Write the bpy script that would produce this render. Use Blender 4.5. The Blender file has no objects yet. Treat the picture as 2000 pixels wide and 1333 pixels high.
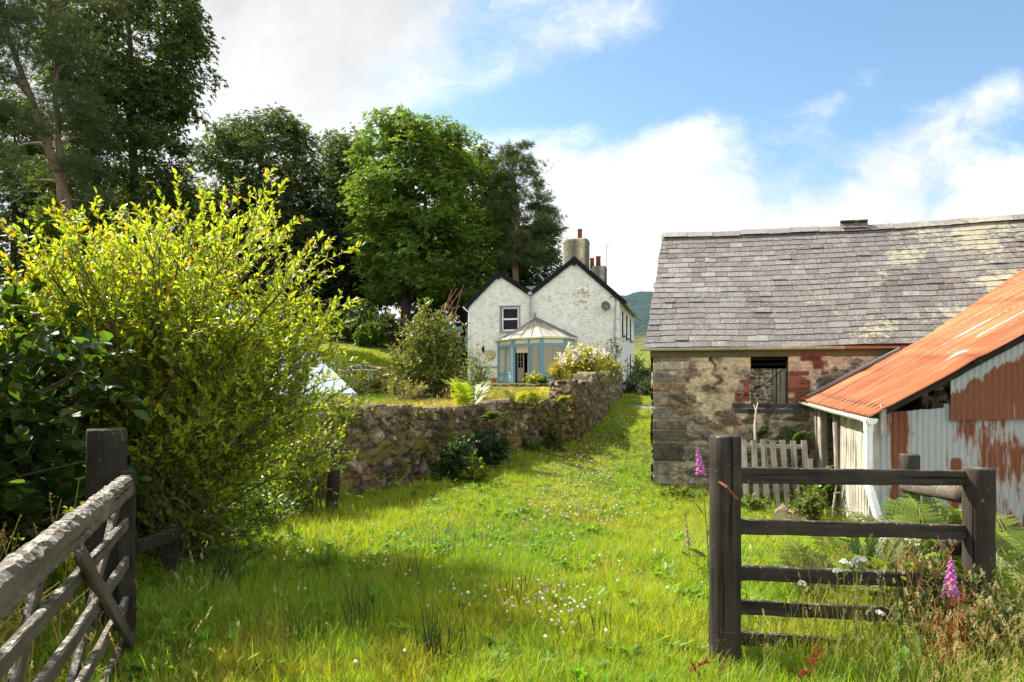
import bpy, math, random
import numpy as np
from mathutils import Vector
rng = np.random.default_rng(7)
random.seed(7)
sc = bpy.context.scene
C = sc.collection
R = math.radians
A = np.array

# ------------------------------------------------------------------ mesh helpers
class MB:
    """collects vertices, faces, a colour and a grain coordinate per vertex; build() links them as one mesh object"""
    def __init__(s):
        s.v = []; s.c = []; s.g = []; s.lp = []; s.ln = []; s.n = 0
    def add(s, v, faces, col=(1, 1, 1), g=None):
        v = np.asarray(v, float).reshape(-1, 3); n = len(v)
        c = np.asarray(col, float)
        if c.ndim == 1: c = np.tile(c[:3], (n, 1))
        c = c.reshape(-1, c.shape[-1])
        s.v.append(v); s.c.append(c[:, :3]); s.g.append(v if g is None else np.asarray(g, float).reshape(-1, 3))
        if isinstance(faces, np.ndarray):
            s.lp.append((faces + s.n).ravel()); s.ln.append(np.full(len(faces), faces.shape[1]))
        else:
            for f in faces:
                s.lp.append(A(f) + s.n); s.ln.append(A([len(f)]))
        s.n += n
        return s
    def build(s, name, mat, parent=None, smooth=False):
        me = bpy.data.meshes.new(name)
        if s.n:
            v = np.concatenate(s.v); lp = np.concatenate(s.lp).astype(np.int32); ln = np.concatenate(s.ln).astype(np.int32)
            me.vertices.add(len(v)); me.vertices.foreach_set('co', v.astype(np.float32).ravel())
            me.loops.add(len(lp)); me.loops.foreach_set('vertex_index', lp)
            me.polygons.add(len(ln)); st = np.zeros(len(ln), np.int32); st[1:] = np.cumsum(ln)[:-1]
            me.polygons.foreach_set('loop_start', st); me.polygons.foreach_set('loop_total', ln)
            c = np.concatenate(s.c); a = me.attributes.new('col', 'FLOAT_COLOR', 'POINT')
            a.data.foreach_set('color', np.concatenate([c, np.ones((len(c), 1))], 1).astype(np.float32).ravel())
            g = np.concatenate(s.g); a = me.attributes.new('gco', 'FLOAT_VECTOR', 'POINT')
            a.data.foreach_set('vector', g.astype(np.float32).ravel())
            me.update(calc_edges=True)
            me.polygons.foreach_set('use_smooth', np.full(len(ln), bool(smooth)))
            me.validate()
        me.materials.append(mat)
        o = bpy.data.objects.new(name, me); C.objects.link(o)
        if parent is not None: o.parent = parent
        return o

def tag(o, label=None, cat=None, group=None, kind=None):
    if label: o['label'] = label
    if cat: o['category'] = cat
    if group: o['group'] = group
    if kind: o['kind'] = kind
    return o
def thing(name, label, cat, group=None):
    o = bpy.data.objects.new(name, None); C.objects.link(o); o.empty_display_size = .2
    return tag(o, label, cat, group)
def set_base(o, p):
    """move an Empty to the base of its thing while its (world-space) children stay where they are"""
    from mathutils import Matrix
    o.location = p
    for ch in o.children: ch.matrix_parent_inverse = Matrix.Translation(-Vector(p))
    return o
def dup(root, loc, rz=0, scale=1, label=None):
    r = root.copy(); C.objects.link(r); r.location = loc; r.rotation_euler = (0, 0, rz); r.scale = (scale,) * 3
    if label: r['label'] = label
    for ch in list(root.children):
        c = ch.copy(); C.objects.link(c); c.parent = r
        for gch in list(ch.children):
            d = gch.copy(); C.objects.link(d); d.parent = c
    return r

def nrm(v):
    v = np.asarray(v, float)
    return v / np.maximum(np.linalg.norm(v, axis=-1, keepdims=True), 1e-9)
def gridfaces(ny, nx, closed=False, keep=None):
    j, i = np.meshgrid(np.arange(ny - 1), np.arange(nx if closed else nx - 1), indexing='ij')
    i2 = (i + 1) % nx
    f = np.stack([j * nx + i, j * nx + i2, (j + 1) * nx + i2, (j + 1) * nx + i], -1)
    if keep is not None: return f[keep]
    return f.reshape(-1, 4)
def add_grid(mb, P, col=(1, 1, 1), g=None, keep=None, flip=False):
    ny, nx = P.shape[:2]
    f = gridfaces(ny, nx, keep=keep)
    if flip: f = f[:, ::-1]
    c = np.asarray(col, float)
    if c.ndim == 3: c = c.reshape(-1, 3)
    return mb.add(P.reshape(-1, 3), f, c, None if g is None else g.reshape(-1, 3))
def frames(pts, up=(0, 0, 1)):
    pts = np.asarray(pts, float)
    t = nrm(np.gradient(pts, axis=0)); up = np.asarray(up, float)
    s = np.cross(t, up); bad = np.linalg.norm(s, axis=1) < 1e-3
    s[bad] = np.cross(t[bad], (1, 0.03, 0)); s = nrm(s); u = np.cross(s, t)
    return t, s, u
def add_sweep(mb, pts, cs, up=(0, 0, 1), col=(1, 1, 1), scale=None, jit=0, cap=True, seed=None):
    """sweep the closed 2-D outline cs along pts"""
    pts = np.asarray(pts, float); cs = np.asarray(cs, float)
    t, s, u = frames(pts, up); n, m = len(pts), len(cs)
    sca = np.ones(n) if scale is None else np.asarray(scale, float)
    q = cs[None] * sca[:, None, None]
    if jit: q = q + rng.normal(0, jit, q.shape)
    P = pts[:, None] + s[:, None] * q[..., :1] + u[:, None] * q[..., 1:]
    L = np.concatenate([[0], np.cumsum(np.linalg.norm(np.diff(pts, axis=0), axis=1))])
    off = rng.uniform(0, 50)
    g = np.concatenate([np.tile((L + off)[:, None, None], (1, m, 1)), np.tile(cs[None], (n, 1, 1)) + off], -1)
    f = list(map(list, gridfaces(n, m, closed=True)[:, ::-1]))
    if cap: f += [list(range(m)), list(range((n - 1) * m, n * m))[::-1]]
    faces = gridfaces(n, m, closed=True)[:, ::-1]
    mb.add(P.reshape(-1, 3), faces, col, g.reshape(-1, 3))
    if cap:
        b = mb.n - n * m
        mb.lp += [A(range(m)) + b, A(range((n - 1) * m, n * m))[::-1] + b]; mb.ln += [A([m]), A([m])]
    return mb
def circ(r, n=10, ry=None):
    a = np.arange(n) * 2 * math.pi / n
    return np.stack([r * np.cos(a), (ry or r) * np.sin(a)], 1)
def rrect(w, h, b=.006):
    w, h = w / 2, h / 2
    return A([(w - b, -h), (w, -h + b), (w, h - b), (w - b, h), (-w + b, h), (-w, h - b), (-w, -h + b), (-w + b, -h)])
def add_tube(mb, pts, r, n=6, col=(1, 1, 1), jit=0, cap=True):
    pts = np.asarray(pts, float)
    r = np.full(len(pts), r) if np.isscalar(r) else np.asarray(r, float)
    return add_sweep(mb, pts, circ(1, n), (0.013, 0.021, 1), col, r, jit, cap)
def lerp(a, b, n): return A(a, float)[None] + np.linspace(0, 1, n)[:, None] * (A(b, float) - A(a, float))[None]
def add_bar(mb, a, b, w, h, up=(0, 0, 1), col=(1, 1, 1), bev=.006, n=2, jit=0, wob=0):
    p = lerp(a, b, n)
    if wob and n > 2: p[1:-1] += rng.normal(0, wob, (n - 2, 3))
    return add_sweep(mb, p, rrect(w, h, min(bev, w * .3, h * .3)), up, col, jit=jit)
def add_box(mb, c, s, ax=None, col=(1, 1, 1), bev=.004):
    """box centred at c, sizes s along the axes ax (3 rows)"""
    ax = np.eye(3) if ax is None else np.asarray(ax, float); c = A(c, float)
    return add_bar(mb, c - ax[1] * s[1] / 2, c + ax[1] * s[1] / 2, s[0], s[2], ax[2], col, bev)
def add_inst(mb, tv, tf, pos, X, Y, Z, col, sc=None):
    """copies of a template: columns X, Y, Z are the template's axes at each copy"""
    n = len(pos); tv = np.asarray(tv, float); m = len(tv)
    P = pos[:, None] + tv[None, :, :1] * X[:, None] + tv[None, :, 1:2] * Y[:, None] + tv[None, :, 2:] * Z[:, None]
    f = (np.asarray(tf)[None] + (np.arange(n) * m)[:, None, None]).reshape(-1, len(tf[0]))
    c = np.asarray(col, float)
    c = np.tile(c, (n * m, 1)) if c.ndim == 1 else np.repeat(c, m, 0)
    mb.add(P.reshape(-1, 3), f, c)
def ico(r=1, sub=1):
    t = (1 + 5 ** .5) / 2
    v = nrm(A([(-1, t, 0), (1, t, 0), (-1, -t, 0), (1, -t, 0), (0, -1, t), (0, 1, t), (0, -1, -t), (0, 1, -t), (t, 0, -1), (t, 0, 1), (-t, 0, -1), (-t, 0, 1)]))
    f = [(0, 11, 5), (0, 5, 1), (0, 1, 7), (0, 7, 10), (0, 10, 11), (1, 5, 9), (5, 11, 4), (11, 10, 2), (10, 7, 6), (7, 1, 8), (3, 9, 4), (3, 4, 2), (3, 2, 6), (3, 6, 8), (3, 8, 9), (4, 9, 5), (2, 4, 11), (6, 2, 10), (8, 6, 7), (9, 8, 1)]
    v = list(map(tuple, v))
    for _ in range(sub):
        cache = {}; nf = []
        def mid(a, b):
            k = (min(a, b), max(a, b))
            if k not in cache:
                v.append(tuple(nrm((A(v[a]) + A(v[b])) / 2))); cache[k] = len(v) - 1
            return cache[k]
        for a, b, c in f:
            x, y, z = mid(a, b), mid(b, c), mid(c, a)
            nf += [(a, x, z), (b, y, x), (c, z, y), (x, y, z)]
        f = nf
    return A(v) * r, A(f)

# ------------------------------------------------------------------ noise (numpy)
def _h(ix, iy, seed):
    n = (ix.astype(np.int64) * 374761393 + iy.astype(np.int64) * 668265263 + seed * 974711) & 0x7fffffff
    n = ((n ^ (n >> 13)) * 1274126177) & 0x7fffffff
    n = ((n ^ (n >> 16)) * 1103515245 + 12345) & 0x7fffffff
    return ((n >> 8) & 0xffff) / 65535.0
def vnoise(x, y, seed=0):
    x = np.asarray(x, float); y = np.asarray(y, float)
    x0 = np.floor(x); y0 = np.floor(y); fx = x - x0; fy = y - y0
    fx = fx * fx * (3 - 2 * fx); fy = fy * fy * (3 - 2 * fy)
    a = _h(x0, y0, seed); b = _h(x0 + 1, y0, seed); c = _h(x0, y0 + 1, seed); d = _h(x0 + 1, y0 + 1, seed)
    return (a * (1 - fx) + b * fx) * (1 - fy) + (c * (1 - fx) + d * fx) * fy
def fbm(x, y, seed=0, o=4):
    t = 0; a = .5; s = 0
    for k in range(o):
        t = t + a * vnoise(x * 2 ** k, y * 2 ** k, seed + k * 17); s += a; a *= .5
    return t / s
def sstep(a, b, x):
    t = np.clip((np.asarray(x, float) - a) / (b - a), 0, 1)
    return t * t * (3 - 2 * t)
def mixc(a, b, t):
    t = np.asarray(t, float)[..., None]
    return A(a, float) * (1 - t) + A(b, float) * t
def rubble(U, V, seed, sw, sh, warp=.25):
    """random rubble masonry on the plane: stone number, distance to the joint, joint strength"""
    u = U / sw + warp * (fbm(U / sw * 1.1, V / sh * 1.1, seed + 5) - .5) * 2
    v = V / sh + warp * (fbm(U / sw * 1.1 + 9, V / sh * 1.1, seed + 6) - .5) * 2
    iu = np.floor(u); iv = np.floor(v)
    tlt = np.zeros(U.shape); f1 = np.full(U.shape, 1e9); f2 = np.full(U.shape, 1e9); idx = np.zeros(U.shape)
    for dj in (-1, 0, 1):
        for di in (-2, -1, 0, 1, 2):
            cx = iu + di; cy = iv + dj
            px = cx + .5 + .85 * (_h(cx, cy, seed) - .5) + .5 * (np.mod(cy, 2) - .5); py = cy + .5 + .75 * (_h(cx, cy, seed + 1) - .5)
            w = .75 + .6 * _h(cx, cy, seed + 2)
            dx = np.abs(u - px); dy = np.abs(v - py)
            d = (dx ** 5 + dy ** 5) ** (1 / 5) / w
            idn = _h(cx, cy, seed + 3)
            m = d < f1
            tl = (u - px) * (_h(cx, cy, seed + 7) - .5) + (v - py) * (_h(cx, cy, seed + 8) - .6)
            f2 = np.where(m, f1, np.minimum(f2, d)); idx = np.where(m, idn, idx); f1 = np.where(m, d, f1); tlt = np.where(m, tl, tlt)
    return idx, f2 - f1, tlt

# ------------------------------------------------------------------ materials
class NT:
    def __init__(s, name):
        s.m = bpy.data.materials.new(name); s.m.use_nodes = True; s.t = s.m.node_tree; s.t.nodes.clear()
        s.out = s.t.nodes.new('ShaderNodeOutputMaterial')
    def n(s, typ, ins=None, **kw):
        nd = s.t.nodes.new('ShaderNode' + typ)
        for k, v in kw.items(): setattr(nd, k, v)
        for k, v in (ins or {}).items():
            sk = nd.inputs[k]
            if isinstance(v, bpy.types.NodeSocket): s.t.links.new(v, sk)
            elif isinstance(v, bpy.types.Node): s.t.links.new(v.outputs[0], sk)
            else:
                if sk.type == 'RGBA' and len(v) == 3: v = (*v, 1)
                sk.default_value = v
        return nd
    def attr(s, name, **kw): return s.n('Attribute', attribute_name=name, **kw)
    def noise(s, vec, scale, detail=4, rough=.55, dist=0):
        return s.n('TexNoise', {'Vector': vec, 'Scale': scale, 'Detail': detail, 'Roughness': rough, 'Distortion': dist})
    def ramp(s, fac, a, b, c0=(0, 0, 0), c1=(1, 1, 1)):
        r = s.n('ValToRGB', {'Fac': fac}); e = r.color_ramp.elements
        e[0].position = a; e[1].position = b; e[0].color = (*c0, 1); e[1].color = (*c1, 1)
        return r
    def mix(s, fac, a, b, blend='MIX'):
        nd = s.t.nodes.new('ShaderNodeMix'); nd.data_type = 'RGBA'; nd.blend_type = blend
        for i, v in ((0, fac), (6, a), (7, b)):
            sk = nd.inputs[i]
            if isinstance(v, bpy.types.Node): v = v.outputs[0]
            if isinstance(v, bpy.types.NodeSocket): s.t.links.new(v, sk)
            else: sk.default_value = (*v, 1) if (i and len(v) == 3) else v
        return nd.outputs[2]
    def math(s, op, a, b=0, c=None):
        d = {0: a, 1: b}
        if c is not None: d[2] = c
        return s.n('Math', d, operation=op)
    def vmul(s, v, k): return s.n('VectorMath', {0: v, 1: k}, operation='MULTIPLY')
    def bump(s, h, strength=.5, dist=.01): return s.n('Bump', {'Height': h, 'Strength': strength, 'Distance': dist})
    def pbr(s, col, rough=.8, spec=.3, metal=0, normal=None, **kw):
        d = {'Base Color': col, 'Roughness': rough, 'Specular IOR Level': spec, 'Metallic': metal}
        if normal is not None: d['Normal'] = normal
        d.update(kw)
        return s.fin(s.n('BsdfPrincipled', d))
    def fin(s, sh):
        s.t.links.new(sh.outputs[0], s.out.inputs[0]); return s.m
def attr_mat(name, rough=.85, nscale=30, amt=.35, bump=.4, bd=.008, spec=.25):
    """colour from the mesh's own variation, with fine mottling"""
    m = NT(name); c = m.attr('col'); g = m.n('NewGeometry')
    n1 = m.noise(g.outputs['Position'], nscale, 6, .65); n2 = m.noise(g.outputs['Position'], nscale * .18, 3)
    f = m.n('MapRange', {0: m.math('ADD', m.math('MULTIPLY', n1.outputs[0], .6), m.math('MULTIPLY', n2.outputs[0], .4)), 1: .3, 2: .7, 3: 1 - amt, 4: 1 + amt})
    col = m.n('VectorMath', {0: c.outputs['Color'], 'Scale': f}, operation='SCALE')
    return m.pbr(col, rough, spec, normal=m.bump(n1.outputs[0], bump, bd))
def leaf_mat(name, trans=.45, spec=.35, rough=.38, tint=False, tcol=(1.25, 1.15, .45)):
    m = NT(name); c = m.attr('col').outputs['Color']
    if tint: c = m.mix(1.0, c, m.attr('tint', attribute_type='INSTANCER').outputs['Color'], 'MULTIPLY')
    d = m.n('BsdfDiffuse', {'Color': c, 'Roughness': .5})
    t = m.n('BsdfTranslucent', {'Color': m.mix(1.0, c, tcol, 'MULTIPLY')})
    x = m.n('MixShader', {0: trans, 1: d, 2: t})
    if spec:
        gl = m.n('BsdfGlossy', {'Color': (1, 1, 1), 'Roughness': rough})
        fr = m.math('ADD', m.math('MULTIPLY', m.math('POWER', m.n('LayerWeight', {'Blend': .5}).outputs['Facing'], 4.0), .55), .035)
        x = m.n('MixShader', {0: m.math('MULTIPLY', fr.outputs[0], spec), 1: x, 2: gl})
    return m.fin(x)
def wood_mat(name, dark, light, lichen=None, lam=.5, rough=.85, lsc=9, bump=.7):
    m = NT(name); g = m.attr('gco').outputs['Vector']; p = m.n('NewGeometry').outputs['Position']
    n1 = m.noise(m.vmul(g, (2.2, 55, 55)), 1.0, 5, .6, .3); n2 = m.noise(m.vmul(g, (.8, 14, 14)), 1.0, 3)
    n3 = m.noise(p, 3.5, 4); crk = m.noise(m.vmul(g, (.7, 38, 38)), 1.0, 2, .5)
    f = m.math('ADD', m.math('MULTIPLY', n1.outputs[0], .55), m.math('MULTIPLY', n2.outputs[0], .45))
    col = m.mix(m.ramp(f, .33, .66).outputs[0], dark, light)
    col = m.mix(m.ramp(n3.outputs[0], .4, .75).outputs[0], col, m.mix(.5, col, tuple(x * 1.7 for x in light)))
    cr = m.ramp(crk.outputs[0], .30, .36)
    col = m.mix(cr.outputs[0], tuple(x * .3 for x in dark), col)
    col = m.mix(1.0, col, m.attr('col').outputs['Color'], 'MULTIPLY')
    h = m.math('ADD', n1.outputs[0], m.math('MULTIPLY', cr.outputs[0], .8))
    if lichen:
        l1 = m.noise(p, lsc * 4, 6, .7); l2 = m.noise(p, lsc, 3)
        up = m.n('SeparateXYZ', {0: m.n('NewGeometry').outputs['Normal']}).outputs[2]
        k = m.math('ADD', m.math('ADD', m.math('MULTIPLY', l1.outputs[0], .6), m.math('MULTIPLY', l2.outputs[0], .4)), m.math('MULTIPLY', up, .12))
        lf = m.ramp(k, .62 - lam * .2, .68 - lam * .2).outputs[0]
        lc = m.mix(m.ramp(m.noise(p, lsc * 7, 3).outputs[0], .45, .6).outputs[0], lichen, tuple(x * .45 for x in lichen))
        col = m.mix(lf, col, lc); h = m.math('ADD', h, m.math('MULTIPLY', lf, 1.2))
    return m.pbr(col, rough, .2, normal=m.bump(h, bump, .006))
def plain(name, col, rough=.5, spec=.4, metal=0, var=.12, sc_=12, bump=.1):
    m = NT(name); p = m.n('NewGeometry').outputs['Position']; n = m.noise(p, sc_, 5, .6)
    f = m.n('MapRange', {0: n.outputs[0], 1: .3, 2: .7, 3: 1 - var, 4: 1 + var})
    return m.pbr(m.n('VectorMath', {0: col, 'Scale': f}, operation='SCALE'), rough, spec, metal, m.bump(n.outputs[0], bump, .004))
M = {}
M['leaf'] = leaf_mat('leaf_surface', .54, .5, .38, tcol=(1.3, 1.25, .5))
M['gloss_leaf'] = leaf_mat('glossy_leaf_surface', .34, .7, .4)
M['tree_leaf'] = leaf_mat('tree_leaf_surface', .44, .25, .5)
M['needle'] = leaf_mat('pine_needle_surface', .22, .15, .5)
M['petal'] = leaf_mat('petal_surface', .4, .1, .5, tcol=(1, 1, 1))
M['grass'] = leaf_mat('grass_blade_surface', .46, .28, .45, tint=True, tcol=(1.15, 1.22, .40))
M['bark'] = attr_mat('bark_surface', .9, 9, .5, .9, .05)
M['stem'] = attr_mat('stem_surface', .8, 60, .3, .2, .003)
M['stone'] = attr_mat('rubble_stone_surface', .92, 34, .75, 1.0, .014)
def slate_mat():
    m = NT('slate_surface'); c = m.attr('col').outputs['Color']; g = m.attr('gco').outputs['Vector']; p = m.n('NewGeometry').outputs['Position']
    n1 = m.noise(p, 24, 6, .7); n2 = m.noise(m.vmul(g, (5.5, 1.1, 1)), 1.0, 5, .65); n3 = m.noise(p, 1.1, 4); n4 = m.noise(p, 9, 6, .75)
    col = m.n('VectorMath', {0: c, 'Scale': m.n('MapRange', {0: m.math('ADD', m.math('MULTIPLY', n1.outputs[0], .5), m.math('MULTIPLY', n2.outputs[0], .5)), 1: .32, 2: .68, 3: .62, 4: 1.42})}, operation='SCALE')
    col = m.mix(m.ramp(n2.outputs[0], .56, .70).outputs[0], col, m.mix(.55, col, (.085, .062, .06)))
    col = m.mix(m.math('MULTIPLY', m.ramp(n1.outputs[0], .55, .66).outputs[0], .55), col, (.36, .35, .33))
    sx_ = m.n('SeparateXYZ', {0: p}).outputs[0]; reg = m.n('MapRange', {0: sx_, 1: 4.2, 2: 9.0, 3: -.06, 4: .12})
    k = m.math('ADD', m.math('ADD', m.math('MULTIPLY', n3.outputs[0], .50), m.math('MULTIPLY', n4.outputs[0], .54)), reg)
    col = m.mix(m.math('MULTIPLY', m.ramp(k, .60, .665).outputs[0], .72), col, m.mix(n1.outputs[0], (.26, .24, .14), (.42, .395, .29)))
    return m.pbr(col, .75, .28, normal=m.bump(n1.outputs[0], .4, .004))
M['slate'] = slate_mat()
M['brick'] = attr_mat('brick_surface', .9, 45, .3, .5, .006)
M['earth'] = attr_mat('dark_sheet_surface', .95, 14, .5, .7, .02)
M['fence_wood'] = wood_mat('dark_weathered_timber', (.007, .0055, .0045), (.050, .039, .030), (.20, .18, .15), .02)
M['gate_wood'] = wood_mat('grey_lichened_timber', (.032, .024, .018), (.13, .10, .075), (.34, .33, .28), .12)
M['gate_top'] = wood_mat('heavily_lichened_timber', (.05, .037, .028), (.17, .13, .10), (.31, .295, .25), .40, lsc=9)
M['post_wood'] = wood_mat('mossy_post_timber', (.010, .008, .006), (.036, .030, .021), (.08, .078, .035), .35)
M['pale_wood'] = wood_mat('silvered_timber', (.16, .135, .11), (.46, .42, .36), (.5, .47, .40), .05)
M['board_wood'] = wood_mat('limewashed_boards', (.19, .165, .125), (.47, .435, .365), (.3, .28, .18), .12)
M['frame_wood'] = wood_mat('old_post_timber', (.08, .065, .05), (.36, .31, .25), (.3, .28, .22), .1)
M['blue'] = plain('faded_blue_paint', (.16, .275, .37), .5, .4, var=.14, sc_=9)
M['blue_worn'] = plain('flaking_blue_paint', (.26, .37, .44), .6, .3, var=.35, sc_=16)
M['white'] = plain('white_plastic', (.76, .78, .77), .35, .5, var=.06)
M['cream'] = plain('cream_paint', (.62, .57, .45), .55, .3, var=.15)
M['black'] = plain('black_paint', (.010, .010, .012), .7, .12, var=.3)
M['grey'] = plain('grey_paint', (.07, .075, .08), .5, .4)
M['iron'] = plain('galvanised_iron', (.3, .31, .32), .45, .5, .6, var=.3)
M['clay'] = plain('red_clay', (.20, .065, .035), .8, .2, var=.35, sc_=8)
M['red'] = plain('red_plastic', (.32, .045, .05), .4, .4)
M['green'] = plain('green_plastic', (.03, .13, .12), .4, .4)
M['dark'] = plain('dark_interior', (.02, .017, .015), .95, .1, var=.3)
M['wine'] = plain('wine_red_curtain', (.028, .008, .008), .9, .1, var=.4)
M['plaster'] = plain('inside_plaster', (.62, .52, .38), .9, .1, var=.08)
M['lead'] = plain('lead_strip', (.16, .16, .16), .6, .4)
M['gutter'] = attr_mat('mossy_gutter_paint', .6, 14, .4, .2, .004)
_m = NT('translucent_roof_sheet'); _c = _m.attr('col').outputs['Color']; _c = _m.mix(1.0, _c, (.84, .79, .70), 'MULTIPLY')
M['polycarb'] = _m.fin(_m.n('MixShader', {0: .66, 1: _m.n('BsdfPrincipled', {'Base Color': _c, 'Roughness': .4}), 2: _m.n('BsdfTranslucent', {'Color': _c})}))
M['rust_nail'] = plain('rusty_iron', (.16, .055, .025), .9, .2, var=.4, sc_=30)
def glass(name, tint=(.85, .9, .9), k=1.6, base=.015):
    m = NT(name); fr = m.math('POWER', m.n('LayerWeight', {'Blend': .5}).outputs['Facing'], 4.0)
    return m.fin(m.n('MixShader', {0: m.math('ADD', m.math('MULTIPLY', fr.outputs[0], .8), base), 1: m.n('BsdfTransparent', {'Color': tint}), 2: m.n('BsdfGlossy', {'Color': (.9, .95, 1), 'Roughness': .03})}))
M['glass'] = glass('window_glass')
M['frost'] = NT('sky_pale_glass'); _m = M['frost']
_n = _m.noise(_m.n('NewGeometry').outputs['Position'], 5, 5)
M['frost'] = _m.pbr(_m.mix(_n.outputs[0], (.22, .28, .30), (.36, .41, .43)), .2, .5)  # pale base colour carries the sky's reflection in the panes
def rust_roof():
    m = NT('orange_rusted_corrugated_iron'); g = m.attr('gco').outputs['Vector']   # gco = (along slope, along eave, sheet)
    n1 = m.noise(m.vmul(g, (1.2, 6, 1)), 1.0, 5, .6); n2 = m.noise(m.vmul(g, (5, 13, 1)), 1.0, 6, .7); n3 = m.noise(m.vmul(g, (.5, 26, 1)), 1.0, 2)
    col = m.mix(m.ramp(n1.outputs[0], .35, .65).outputs[0], (.24, .070, .026), (.40, .135, .055))
    col = m.mix(m.ramp(n3.outputs[0], .30, .46).outputs[0], (.20, .05, .02), col)
    n5 = m.noise(m.vmul(g, (.9, 2.6, 1)), 1.0, 6, .7); n6 = m.noise(m.vmul(g, (1.6, 34, 1)), 1.0, 4, .6)
    col = m.mix(m.math('MULTIPLY', m.ramp(n5.outputs[0], .52, .66).outputs[0], .6), col, (.40, .20, .12))
    col = m.mix(m.math('MULTIPLY', m.ramp(n6.outputs[0], .58, .70).outputs[0], .65), col, (.13, .04, .022))
    col = m.mix(m.ramp(n2.outputs[0], .62, .76).outputs[0], col, (.47, .20, .095))
    col = m.mix(1.0, col, m.attr('col').outputs['Color'], 'MULTIPLY')
    return m.pbr(col, .8, .25, normal=m.bump(n2.outputs[0], .25, .004))
M['rust_roof'] = rust_roof()
def galv_rust(name, amount):
    m = NT(name); g = m.attr('gco').outputs['Vector']
    n1 = m.noise(m.vmul(g, (5.5, 2.2, 1)), 1.0, 6, .55, .5); n2 = m.noise(m.vmul(g, (24, 2.0, 1)), 1.0, 6, .65); n3 = m.noise(m.vmul(g, (9, 40, 1)), 1.0, 3)
    zinc = m.mix(n2.outputs[0], (.24, .265, .28), (.47, .49, .49))
    rust = m.mix(n2.outputs[0], (.105, .03, .014), (.26, .08, .03))
    k = m.math('ADD', m.math('ADD', m.math('MULTIPLY', n1.outputs[0], .50), m.math('MULTIPLY', n2.outputs[0], .55)), m.attr('col').outputs['Fac'])
    fz = m.ramp(m.math('SUBTRACT', k, .5), .49 - amount, .56 - amount).outputs[0]
    edge = m.ramp(m.math('SUBTRACT', k, .5), .455 - amount, .52 - amount).outputs[0]
    col = m.mix(edge, zinc, m.mix(.4, zinc, (.4, .22, .12))); col = m.mix(fz, col, rust)
    return m.pbr(col, .6, .35, normal=m.bump(m.math('ADD', fz, m.math('MULTIPLY', n3.outputs[0], .4)), .35, .003))
M['galv'] = galv_rust('galvanised_sheet_with_rust', .0)
M['galv_rusty'] = galv_rust('mostly_rusted_sheet', .0)
def roughcast():
    m = NT('white_limewashed_masonry'); p = m.n('NewGeometry').outputs['Position']
    n1 = m.noise(p, 3.0, 5, .6); n2 = m.noise(m.vmul(p, (5, 5, 9)), 1.0, 5, .65); n4 = m.noise(m.vmul(p, (1.2, 1.2, .35)), 1.0, 4)
    col = m.mix(m.ramp(n1.outputs[0], .35, .7).outputs[0], (.62, .605, .55), (.78, .77, .73))
    col = m.mix(m.ramp(n2.outputs[0], .54, .68).outputs[0], col, (.42, .40, .35))
    col = m.mix(m.ramp(n4.outputs[0], .58, .8).outputs[0], col, (.52, .50, .44))
    pe = m.math('ADD', m.noise(p, 5.5, 7, .72).outputs[0], m.math('MULTIPLY', m.attr('col').outputs['Fac'], .125))
    col = m.mix(m.ramp(pe, .655, .69).outputs[0], col, m.mix(n1.outputs[0], (.38, .24, .13), (.52, .42, .30)))
    h = m.math('ADD', m.noise(m.vmul(p, (4, 4, 7)), 1.0, 6, .6).outputs[0], m.math('MULTIPLY', n2.outputs[0], .4))
    return m.pbr(col, .9, .15, normal=m.bump(h, .55, .03))
M['roughcast'] = roughcast()
def ground_mat():
    m = NT('meadow_soil'); p = m.n('NewGeometry').outputs['Position']
    a = m.noise(p, .6, 5); b = m.noise(p, 18, 6, .7); c = m.noise(p, 4, 4)
    col = m.mix(b.outputs[0], (.035, .06, .010), (.10, .14, .022)); col = m.mix(m.ramp(a.outputs[0], .5, .7).outputs[0], col, (.11, .12, .03))
    col = m.mix(m.ramp(c.outputs[0], .6, .75).outputs[0], col, (.06, .045, .02))
    col = m.mix(1.0, col, m.attr('col').outputs['Color'], 'MULTIPLY')
    return m.pbr(col, .95, .1, normal=m.bump(b.outputs[0], .8, .05))
M['ground'] = ground_mat()
def hill_mat():
    m = NT('wooded_hillside'); p = m.n('NewGeometry').outputs['Position']
    a = m.noise(p, .12, 6, .7); b = m.noise(p, .02, 3)
    col = m.mix(a.outputs[0], (.022, .036, .032), (.05, .075, .058))
    col = m.mix(1.0, col, m.attr('col').outputs['Color'], 'MULTIPLY')
    return m.pbr(col, .95, .05, normal=m.bump(a.outputs[0], .8, 3))
M['hill'] = hill_mat()
M['gravel'] = attr_mat('pale_gravel', .95, 60, .5, .8, .02)

# ------------------------------------------------------------------ camera, light, sky
EYE = 1.66
F = 1333.3
cam = bpy.data.cameras.new('camera'); co = bpy.data.objects.new('camera', cam); C.objects.link(co)
co.location = (0, 0, EYE); co.rotation_euler = (R(90), 0, 0)
cam.lens = 24; cam.sensor_width = 36; cam.sensor_fit = 'HORIZONTAL'; cam.shift_y = .0418; cam.clip_end = 5000; cam.clip_start = .05
sc.camera = co
def P(px, py, Y): return A([(px - 1000) / F * Y, Y, EYE + (750 - py) / F * Y])
SAZ = A([-.83, .56]); SAZ = SAZ / np.linalg.norm(SAZ); SEL = R(47)
sdir = A([SAZ[0] * math.cos(SEL), SAZ[1] * math.cos(SEL), math.sin(SEL)])
L = bpy.data.lights.new('sun', 'SUN'); L.energy = 5.0; L.angle = R(.55); L.color = (1, .95, .86)
lo = bpy.data.objects.new('sun', L); C.objects.link(lo); lo.location = (-30, -8, 40)
lo.rotation_euler = Vector(-sdir).to_track_quat('-Z', 'Y').to_euler()
w = bpy.data.worlds.new('World'); sc.world = w; w.use_nodes = True
t = w.node_tree; t.nodes.clear()
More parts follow.
